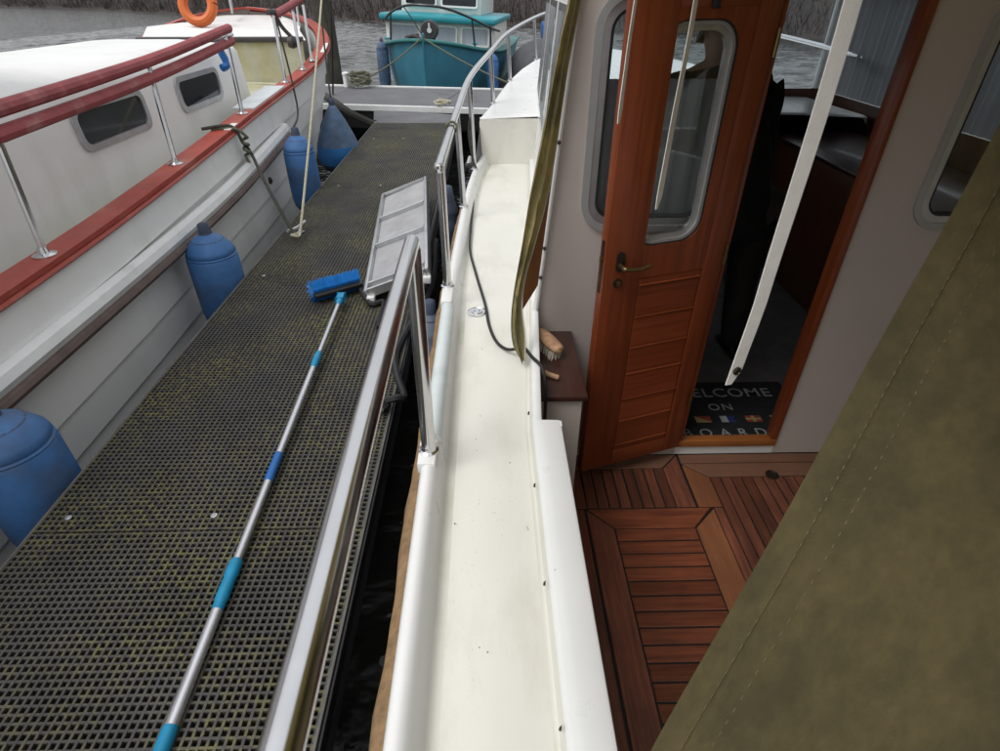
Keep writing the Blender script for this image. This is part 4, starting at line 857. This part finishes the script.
# ================================================================== CANVAS CANOPY
cn = thing('canvas_canopy', 'olive canvas cockpit canopy with hanging flap and white webbing straps', 'canopy', (1.5, .5, 2.2))
bm = BM(); rows = []
for i in range(9):
    y = 2.02 - i * .42; rows.append([V(.26 + x, y, 2.44 + .10 * math.sin(math.pi * min(1, x / 2.6)) - .012 * i + .01 * math.sin(3 * x + y)) for x in [2.66 * k / 10 for k in range(11)]])
loft(bm, rows); bmesh.ops.solidify(bm, geom=bm.faces[:], thickness=.004); obj('roof', bm, 'olive_canvas', cn)  # canopy roof above the view, its aft reach chosen to darken the cockpit
bm = BM(); loft(bm, [[V(2.925 + .015 * math.sin(y * 5), y, 2.42 - .012 * i), V(2.965 + .02 * math.sin(y * 4 + 1), y, 1.7), V(2.95, y, .985)] for i, y in enumerate([2.0 - .42 * k for k in range(9)])]); bmesh.ops.solidify(bm, geom=bm.faces[:], thickness=.004); obj('added_shade_curtain', bm, 'olive_canvas', cn)  # starboard curtain out of view, added to darken the cockpit
# unrolled panel hanging along the cabin corner
Lp = [(570, -30, 1.97), (568, 0, 1.97), (556, 60, 1.96), (545, 120, 1.94), (531, 190, 1.90), (522, 245, 1.85), (514, 290, 1.80), (511, 320, 1.75), (513, 345, 1.70), (522, 361, 1.665)]
Rp = [(586, -30, 2.0), (581, 0, 2.0), (569, 60, 2.0), (560, 120, 1.99), (549, 190, 1.97), (536, 240, 1.92), (526, 275, 1.86), (522, 305, 1.80), (525, 335, 1.73), (525, 361, 1.67)]
Lw = smoothpath([P(a, b_, Y=y) for a, b_, y in Lp], 5); Rw = smoothpath([P(a, b_, Y=y) for a, b_, y in Rp], 5)
mids = []
for j, f in enumerate((.14, .28, .42, .56, .70, .85)):
    mids.append([a.lerp(b_, f) + V(-.004, -.016 * math.sin(f * 9.5 + i * .09) - .010 + .006 * noise.noise((f * 5, i * .2, 2)), 0) + V(.004, .006, 0) * noise.noise((f * 9, i * .45, 7)) for i, (a, b_) in enumerate(zip(Lw, Rw))])
bm = BM(); rows_ = [Lw] + mids + [Rw]; loft(bm, [[r[i] for r in rows_] for i in range(len(Lw))]); bmesh.ops.solidify(bm, geom=bm.faces[:], thickness=.003); cp_ = obj('corner_panel', bm, 'olive_canvas', cn, smooth=70)
q0 = len(Rw) * 40 // 100; q1 = len(Rw) * 82 // 100
bm = BM(); ribbon(bm, [p + V(.001, .012, 0) for p in Rw[q0:q1]], [V(SX(2.0, p.z) - .022, 1.995, p.z) for p in Rw[q0:q1]], None, .002); obj('panel_lining', bm, 'lining_rust', cp_, smooth=70)
bm = BM(); tube(bm, Rw, .0028, 6); obj('panel_piping', bm, 'piping', cp_)
# loose flap close by on the right
E = smoothpath([V(1.0, 1.12, 2.46), V(.714, .83, 1.86), V(.555, .675, 1.62), V(.40, .52, 1.40), V(.257, .40, 1.05), V(.20, .34, .86)], 6)
cols = []
ds = [0, .012, .024, .036, .05, .07] + [.10 + .045 * k for k in range(22)]
for i, p in enumerate(E):
    row = []
    for d in ds:
        b0 = p + V(.74 * d, -.64 * d, -.06 * d); k = min(1, d * 3)
        k2 = max(0, min(1, (d - .18) * 3)); w = k2 * (.085 * abs(math.sin(d * 7 + i * .045 + .4)) + .03 * math.sin(d * 19 - i * .08)) + k * (.024 * math.sin(d * 9 + i * .10) + .020 * noise.noise((d * 5, i * .09, 1)) + .010 * noise.noise((d * 14, i * .3, 5))) + .004 * noise.noise((d * 30, i * .5, 8)) + .012 * k * (1 - abs(noise.noise((d * 8 + i * .06, i * .04 - d * 3, 12)))) ** 6
        row.append(b0 + V(.5 * w, .6 * w, .25 * w))
    cols.append(row)
bm = BM(); loft(bm, cols); bmesh.ops.solidify(bm, geom=bm.faces[:], thickness=.003); fl = obj('loose_flap', bm, 'flap_canvas', cn, smooth=80)
bm = BM(); loft(bm, [[r[0] + V(-.004, -.004, 0), r[1] + V(-.0025, -.003, 0), r[2] + V(-.0025, -.003, 0), r[3] + V(-.002, -.003, 0)] for r in cols]); bmesh.ops.solidify(bm, geom=bm.faces[:], thickness=.002); obj('flap_hem', bm, 'flap_canvas', fl, smooth=70)
bm = BM()
for q_ in (3, 5):
    path = smoothpath([r[q_] + V(-.0035, -.0035, 0) for r in cols], 6)
    for a_, b_ in zip(path[::2], path[1::2]): bar(bm, a_.lerp(b_, .1), a_.lerp(b_, .75), .0012, .0012)
tag(obj('stitching', bm, 'olive_thread', fl, smooth=0), kind='stuff')
# webbing straps
def strap(px, py, Y, w, ang, label, snap=False, top=2.47, tip=.03):
    b0 = P(px, py, Y=Y); d = V(math.cos(R(ang)), math.sin(R(ang)), 0); n = V(-d.y, d.x, 0); Ls, Rs = [], []
    N = 22
    for i in range(N + 1):
        t = i / N; z = top + (b0.z + tip - top) * t; tw = .10 * math.sin(t * 4 + px) ; dd = V(math.cos(R(ang) + tw), math.sin(R(ang) + tw), 0); c_ = V(b0.x, b0.y, z) + n * .004 * math.sin(t * 9) - d * (.012 * max(0, t - .88) / .12)
        Ls.append(c_ - dd * w / 2); Rs.append(c_ + dd * w / 2)
    c_ = V(b0.x, b0.y, b0.z) - d * .02; Ls.append(c_ - d * w * .30); Rs.append(c_ + d * w * .18)
    bm = BM(); ribbon(bm, Ls, Rs, None, .0018); s_ = obj('strap', bm, 'webbing', cn, smooth=50); s_['label'] = label
    if snap:
        q = V(b0.x, b0.y, b0.z + tip * 1.0) - d * .011; f = -n if n.y > 0 else n
        bm = BM(); lathe(bm, [(.0085, .0), (.0085, .003), (.006, .005), (.005, .003), (0, .003)], q, f, 18); obj('snap_button', bm, 'dark_brass', s_)
strap(738, 383, .86, .025, 12, 'white webbing strap with snap button, nearest', True)
strap(660, 207, 1.5, .025, 48, 'twisted white webbing strap in front of the door window')
strap(621, 122, 1.5, .026, 58, 'thin white webbing strap hanging edge-on')

# ================================================================== PERSON INSIDE THE CABIN
def skin(name, verts, edges, radii, m, parent, sub=2, root=0, label=None):
    me = bpy.data.meshes.new(name); o0 = WL[parent]; me.from_pydata([V(v) - o0 for v in verts], edges, []); o = bpy.data.objects.new(name, me); C.objects.link(o); o.parent = parent; WL[o] = o0
    me.materials.append(MATS[m]); me.skin_vertices or me.skin_vertices.new() if hasattr(me.skin_vertices, 'new') else None
    md = o.modifiers.new('Skin', 'SKIN'); md.use_smooth_shade = True
    for i, r in enumerate(radii): me.skin_vertices[0].data[i].radius = (r, r) if not isinstance(r, tuple) else r; me.skin_vertices[0].data[i].use_root = (i == root)
    s = o.modifiers.new('Sub', 'SUBSURF'); s.levels = sub; s.render_levels = sub
    return o
px0, py0, fz0 = 1.30, 2.88, .20
pe = thing('person', 'person in black jacket and dark trousers standing inside the cabin doorway', 'person', (px0, py0, fz0))
def q(x, y, z): return V(px0 + x, py0 - y, fz0 + z * 1.02)      # facing forward, away from us
bodyv = [q(0, 0, .95), q(-.06, 0, 1.15), q(-.16, -.02, 1.38), q(-.22, -.03, 1.50), q(-.235, -.04, 1.56), q(-.25, -.06, 1.66), q(-.255, -.07, 1.74),
         q(-.40, -.02, 1.45), q(-.46, .0, 1.18), q(-.42, -.14, .98), q(-.40, -.2, .91),
         q(-.02, -.03, 1.46), q(.06, -.02, 1.20), q(.10, -.12, .98), q(.09, -.17, .90),
         q(-.09, 0, .88), q(-.10, -.02, .48), q(-.11, .02, .09), q(-.11, -.10, .04),
         q(.09, 0, .88), q(.13, -.02, .48), q(.17, .02, .09), q(.18, -.10, .04)]
bodye = [(0, 1), (1, 2), (2, 3), (3, 4), (4, 5), (5, 6), (3, 7), (7, 8), (8, 9), (9, 10), (3, 11), (11, 12), (12, 13), (13, 14), (0, 15), (15, 16), (16, 17), (17, 18), (0, 19), (19, 20), (20, 21), (21, 22)]
bodyr = [.13, .13, .15, .10, .055, .085, .075, .055, .045, .035, .025, .055, .045, .035, .025, .085, .06, .042, .035, .085, .06, .042, .035]
skin('body', bodyv, bodye, bodyr, 'skin', pe)
skin('jacket', [bodyv[i] for i in (0, 1, 2, 3, 7, 8, 9, 11, 12, 13)] + [q(-.23, -.035, 1.535), q(.02, 0, .82)], [(0, 1), (1, 2), (2, 3), (3, 4), (4, 5), (5, 6), (3, 7), (7, 8), (8, 9), (3, 10), (0, 11)], [.165, .165, .18, .125, .085, .072, .055, .085, .072, .055, .075, .17], 'jacket', pe)
skin('trousers', [bodyv[0], bodyv[15], bodyv[16], q(-.11, .02, .06), bodyv[19], bodyv[20], q(.17, .02, .06)], [(0, 1), (1, 2), (2, 3), (0, 4), (4, 5), (5, 6)], [.15, .11, .085, .078, .11, .088, .082], 'trousers', pe)
for sx in (-.11, .175):
    bm = BM(); loft(bm, [[q(sx + w * math.cos(a), y, .002 + max(0, h * (.5 + .5 * math.sin(a)))) for a in [2 * math.pi * k / 12 for k in range(12)]] for y, w, h in ((.06, .03, .06), (.05, .04, .10), (-.04, .042, .09), (-.12, .046, .065), (-.18, .036, .045), (-.20, .015, .03))], True, True); obj('boot', bm, 'boot', pe, smooth=70)
skin('hair', [q(-.25, -.04, 1.74), q(-.25, -.01, 1.68), q(-.255, -.06, 1.79)], [(0, 1), (0, 2)], [.095, .085, .07], 'hair', pe)
for s in (-1, 1):
    hb = bodyv[10] if s < 0 else bodyv[14]
    for k in range(4):
        a = hb + V(-.012 + .011 * k, -.015, -.03); skin('finger', [a, a + V(0, .012, -.03), a + V(0, -.002, -.055 - .006 * (1.5 - abs(k - 1.5)))], [(0, 1), (1, 2)], [.0085, .008, .007], 'skin', pe, 1)
    a = hb + V(.02 * -s, -.01, .0); skin('thumb', [a, a + V(-.015 * s, .02, -.02), a + V(-.018 * s, .03, -.045)], [(0, 1), (1, 2)], [.010, .009, .007], 'skin', pe, 1)
# nose on the face (turned away, mostly hidden)
bm = BM(); lathe(bm, [(.012, 0), (.01, .02), (.003, .03)], q(-.265, -.135, 1.675), (-.1, 1, .1), 8); obj('nose', bm, 'skin', pe)

# ================================================================== DOORMAT
MX1 = 1.64; MX0 = MX1 - .70; MY1 = P(730, 382, z=.21).y; MY0 = 2.09; MZ = .2005
dm = thing('doormat', 'black doormat reading welcome on board with signal flags inside the doorway', 'doormat', ((MX0 + MX1) / 2, (MY0 + MY1) / 2, MZ))
obj('mat', one(bb, MX0, MX1, MY0, MY1, MZ, MZ + .010, .003), 'mat_black', dm)
def lettering(s, cx, cy, size, m, sp=1.15):
    cu = bpy.data.curves.new('t', 'FONT'); cu.body = s; cu.size = size; cu.align_x = 'CENTER'; cu.extrude = .0006; cu.space_character = sp; cu.offset = .0004
    to = bpy.data.objects.new('t', cu); C.objects.link(to); dg = bpy.context.evaluated_depsgraph_get(); me = bpy.data.meshes.new_from_object(to.evaluated_get(dg))
    bpy.data.objects.remove(to); me.materials.clear(); me.materials.append(MATS[m]); o = bpy.data.objects.new('lettering', me); C.objects.link(o); o.parent = dm; o.location = V(cx, cy, MZ + .0108) - WL[dm]; WL[o] = V(cx, cy, MZ + .0108)
ml = lambda px, py: P(px, py, z=MZ + .011)
eW = ml(690, 396); eE = ml(771, 396); MW = (eE.x - eW.x) * 7 / 5.75
lettering('WELCOME', eE.x - MW / 2, eE.y, .108, 'mat_grey', 1.12); lettering('ON', ml(722, 410).x, ml(722, 410).y, .078, 'mat_grey', 1.2); lettering('BOARD', ml(727, 436).x, ml(727, 436).y, .082, 'mat_grey', 1.9)
def flag(k, polys):
    cx = ml(702 + 25.3 * (k - 1), 417).x; y0 = ml(727, 422).y
    for poly, m in polys:
        bm = BM(); n = 0; prism(bm, [(cx - .04 + a * .08, y0 + b_ * .050) for a, b_ in poly], MZ + .0101, MZ + .0113); obj('flag', bm, m, dm, smooth=0)
flag(0, [([(0, 0), (.7, 0), (1, .5), (.7, 1), (0, 1)], 'mat_red')])
flag(1, [([(0, 0), (1, 0), (0, 1)], 'mat_yellow'), ([(1, .02), (1, 1), (.02, 1)], 'mat_red')])
flag(2, [([(0, 0), (.45, 0), (.45, 1), (0, 1)], 'mat_white'), ([(.46, 0), (1, 0), (.85, .5), (1, 1), (.46, 1)], 'mat_blue')])
flag(3, [([(0, 0), (.4, 0), (.4, .36), (0, .36)], 'mat_red'), ([(.6, 0), (1, 0), (1, .36), (.6, .36)], 'mat_red'), ([(0, .64), (.4, .64), (.4, 1), (0, 1)], 'mat_red'), ([(.6, .64), (1, .64), (1, 1), (.6, 1)], 'mat_red'), ([(.41, 0), (.59, 0), (.59, 1), (.41, 1)], 'mat_yellow'), ([(0, .37), (.4, .37), (.4, .63), (0, .63)], 'mat_yellow'), ([(.6, .37), (1, .37), (1, .63), (.6, .63)], 'mat_yellow')])
flag(4, [([(0, 0), (1, 0), (1, .25), (0, .25)], 'mat_yellow'), ([(0, .26), (1, .26), (1, .74), (0, .74)], 'mat_blue'), ([(0, .75), (1, .75), (1, 1), (0, 1)], 'mat_yellow')])

# ================================================================== LOOSE THINGS
# scrubbing brush on the shelf, bristles down-right, and a short wooden stick
sz = .862
sb = thing('scrubbing_brush', 'wooden scrubbing brush lying on the dark shelf by the door', 'brush', tuple(P(549, 342, z=sz)))
a, b_ = P(539, 331, z=sz + .055), P(559, 350, z=sz + .045); a.x = max(a.x, .19)
t = (b_ - a).normalized(); s = t.cross(V(0, 0, 1)).normalized()
bm = BM(); loft(bm, [[a.lerp(b_, f) + s * w * math.cos(q_) + V(0, 0, .014 * (1 + .3 * math.sin(f * 3)) * math.sin(q_)) for q_ in [2 * math.pi * k / 12 for k in range(12)]] for f, w in ((-.04, .01), (0, .022), (.2, .03), (.5, .032), (.8, .03), (1, .024), (1.05, .01))], True, True); obj('handle', bm, 'brush_wood', sb, smooth=60)
bm = BM()
for i in range(15):
    for j in range(5):
        p = a.lerp(b_, .08 + .062 * i) + s * (-.02 + .01 * j); tip = p + V(0, 0, -.052) + s * .008 + V(random.gauss(0, .002), random.gauss(0, .002), 0); tip.z = max(sz + .001, tip.z)
        tube(bm, [p + V(0, 0, -.008), tip], .0028, 4)
tag(obj('bristles', bm, 'bristle', sb), kind='stuff')
a, b_ = P(542, 372, z=sz + .011), P(559, 378, z=sz + .011); bm = BM(); tube(bm, smoothpath([a, a.lerp(b_, .4), b_], 4), [.010, .012, .012, .011, .010, .010, .0105, .011, .008], 10)
tag(obj('wooden_peg', bm, 'brush_wood'), 'short pale wooden peg on the dark shelf below the scrubbing brush', 'peg')
# black power cable along the side deck
cpts = [P(471, 166, z=1.0), P(474, 178, z=.955), P(474, 195, z=.944)] + [P(x, y, z=.944) for x, y in ((471, 228), (470, 250), (476, 274), (485, 304), (489, 325), (496, 341))] + [P(506, 349, z=.95), P(516, 349, z=.972), P(524, 348, z=.984)] + [P(532, 357, z=.981), V(.179, 1.605, .972), V(.189, 1.565, .92), V(.191, 1.55, .84), V(.190, 1.545, .6), V(.19, 1.54, .3), V(.19, 1.53, .16)]
bm = BM(); tube(bm, smoothpath(cpts, 6), .0062, 9); cab = tag(obj('power_cable', bm, 'black_rubber'), 'black power cable snaking along the cream side deck', 'cable')
pg = thing('cable_plug', 'black and chrome shore-power plug at the rail foot by the foredeck step', 'plug', tuple(P(470, 168, z=.99)))
c = P(470, 166, z=1.015); bm = BM(); tube(bm, [c + V(-.035, 0, -.005), c + V(.03, .01, .0)], .022, 14); tube(bm, [c + V(.0, 0, 0), c + V(.005, -.02, -.04)], .015, 10); obj('body', bm, 'black_rubber', pg)
bm = BM(); tube(bm, [c + V(-.015, .015, .0), c + V(.0, .08, .04)], [.016, .014], 14); obj('socket', bm, 'aluminium', pg)
# own fenders squeezed between hull and pontoon
fender('cylinder_fender', tuple(P(430, 312, X=-.30)), cyl(.085, .55), 'grey_blue_fender', 'grey-blue fender squeezed between side deck and pontoon')
fender('cylinder_fender', tuple(P(448, 196, X=-.27)), cyl(.07, .5), 'fender_dark', 'dark grey fender beyond the gangplank, against the boat hull')
# gangplank lying tilted on the pontoon edge
gpk = thing('gangplank', 'aluminium gangplank with crossbars lying tilted on the pontoon edge', 'gangplank', tuple(P(398, 250, z=PZ)))
BL, TL, BR, TR = P(367, 294, z=.605), P(384, 196, z=.605), P(428, 272, z=.745), P(426, 179, z=.745)
def gq(u, w, d=0.0):
    nrm = (BR - BL).cross(TL - BL).normalized(); return BL.lerp(BR, u).lerp(TL.lerp(TR, u), w) + nrm * d
nrm = (BR - BL).cross(TL - BL).normalized()
for a, b_ in (((0, 0), (0, 1)), ((1, 0), (1, 1))): bm = BM(); bar(bm, gq(*a, .0), gq(*b_, .0), .022, .05, nrm, .003); obj('side_rail', bm, 'aluminium', gpk)
for w in (.004, .996): bm = BM(); bar(bm, gq(.035, w, .0), gq(.965, w, .0), .022, .044, nrm, .003); obj('end_rail', bm, 'aluminium', gpk)
for w in (.05, .37, .66): bm = BM(); bar(bm, gq(.035, w, .012), gq(.965, w, .012), .024, .022, nrm, .003); obj('crossbar', bm, 'aluminium', gpk)
TR = BR + (TL - BL)
bm = BM(); bar(bm, gq(.5, .01, -.006), gq(.5, .99, -.006), (BR - BL).length * .93, .004, nrm); obj('tread_plate', bm, 'alu_plate', gpk, smooth=0)
for u, w in ((.04, .0), (.96, .0)):
    p = gq(u, w, -.02); bm = BM(); bb(bm, p.x - .022, p.x + .022, p.y - .03, p.y + .02, p.z - .035, p.z + .004, .004); obj('foot_cap', bm, 'white_edge', gpk)
for w in (.12, .85):
    p = gq(.97, w, -.02); bm = BM(); bb(bm, p.x - .045, p.x - .02, p.y - .03, p.y + .03, PZ + .0005, p.z, .003); obj('leg', bm, 'aluminium', gpk)
bm = BM(); tube(bm, [gq(0, 1.004, -.02), gq(1, 1.004, -.02)], .012, 8); obj('end_roller', bm, 'black_rubber', gpk)
# black hoses by the gangplank and over the pontoon edge
rope('black_hose', [P(358, 283, z=.575), P(365, 297, z=.575), P(372, 304, z=.57), P(384, 302, z=.57), P(380, 318, z=.57), P(379, 328, z=.57)], .016, 'black_rubber', 'short black hose end lying beside the blue broom head')
rope('black_hose', [P(436, 240, z=.60), P(432, 285, z=.58), P(410, 325, z=.575), P(396, 352, z=.575), P(397, 375, z=.58), P(404, 396, z=.58), P(396, 398, z=.60), P(384, 402, z=.585), P(382, 410, z=.58), P(388, 404, z=.57)], .017, 'black_rubber', 'black hose looping along the pontoon edge below the near rail')
# telescopic deck broom
bk = thing('deck_broom', 'blue deck brush on a telescopic aluminium pole lying on the pontoon', 'broom', tuple(P(335, 300, z=PZ)))
h0, h1 = P(314, 296, z=PZ + .05), P(361, 283, z=PZ + .05); t = (h1 - h0).normalized(); u = V(-t.y, t.x, 0)
bm = BM(); bar(bm, h0 + u * -.01, h1 + u * -.01, .045, .022, V(0, 0, 1), .006); obj('brush_back', bm, 'black_plastic', bk)
bm = BM(); rb = random.Random(2)
for i in range(64):
    for j in range(9):
        p = h0.lerp(h1, .005 + i * .0157) + V(0, 0, -.012 + .0050 * j) + u * .006; endk = max(0, abs(i - 31.5) / 31.5 - .75) * 1.1 * (1 if i > 31 else -1)
        dv = (u * 1.0 + t * (rb.gauss(0, .045) + endk) + V(0, 0, (j - 4) * .40 + .05 + rb.gauss(0, .06))).normalized(); L_ = rb.uniform(.058, .070) * (1 + .10 * math.sin(i * 1.31)) * (1 - .02 * abs(j - 4))
        tube(bm, [p, p + dv * L_ * .55, p + dv * L_ + V(0, 0, -.004)], [.0024, .0027, .0026], 4)
tag(obj('bristles', bm, 'broom_blue', bk, smooth=60), kind='stuff')
pole = [P(340, 300, z=PZ + .055), P(228, 583, z=PZ + .02)]; pd = (pole[1] - pole[0]).normalized(); PLn = (pole[1] - pole[0]).length
def pp_(f): return pole[0] + pd * PLn * f
bm = BM(); tube(bm, [pp_(-.012), pp_(.012), pp_(.03)], [.018, .020, .015], 12); bar(bm, pp_(-.03), pp_(.005), .04, .03, V(0, 0, 1), .006); obj('socket', bm, 'broom_teal', bk, smooth=50)
bm = BM(); tube(bm, [pp_(.03), pp_(.345)], .0115, 12); obj('inner_pole', bm, 'alu_pole', bk, smooth=60)
bm = BM(); tube(bm, [pp_(.30), pp_(.315), pp_(.318), pp_(.345), pp_(.35), pp_(.37)], [.015, .018, .0185, .0185, .0175, .016], 12); obj('clamp_collar', bm, 'broom_teal', bk, smooth=50)
bm = BM(); tube(bm, [pp_(.37), pp_(1.0)], .014, 12); obj('outer_pole', bm, 'alu_pole', bk, smooth=60)
bm = BM(); tube(bm, [pp_(.69), pp_(.695), pp_(.765), pp_(.77)], [.0148, .0165, .0165, .0148], 12); obj('grip_band', bm, 'blue_plastic', bk, smooth=50)
bm = BM(); tube(bm, [pp_(.955), pp_(.96), pp_(.985), pp_(.99), pp_(1.03), pp_(1.035), pp_(1.05)], [.0165, .0205, .0205, .0185, .0195, .017, .0165], 14); obj('clamp_collar', bm, 'broom_teal', bk, smooth=50)
bm = BM(); tube(bm, [pp_(1.05), pp_(1.36)], .0165, 12); obj('handle_pole', bm, 'alu_pole', bk, smooth=60)
bm = BM(); tube(bm, [pp_(1.22), pp_(1.225), pp_(1.37), pp_(1.38)], [.0175, .0195, .0195, .012], 12); obj('end_grip', bm, 'broom_teal', bk, smooth=50)
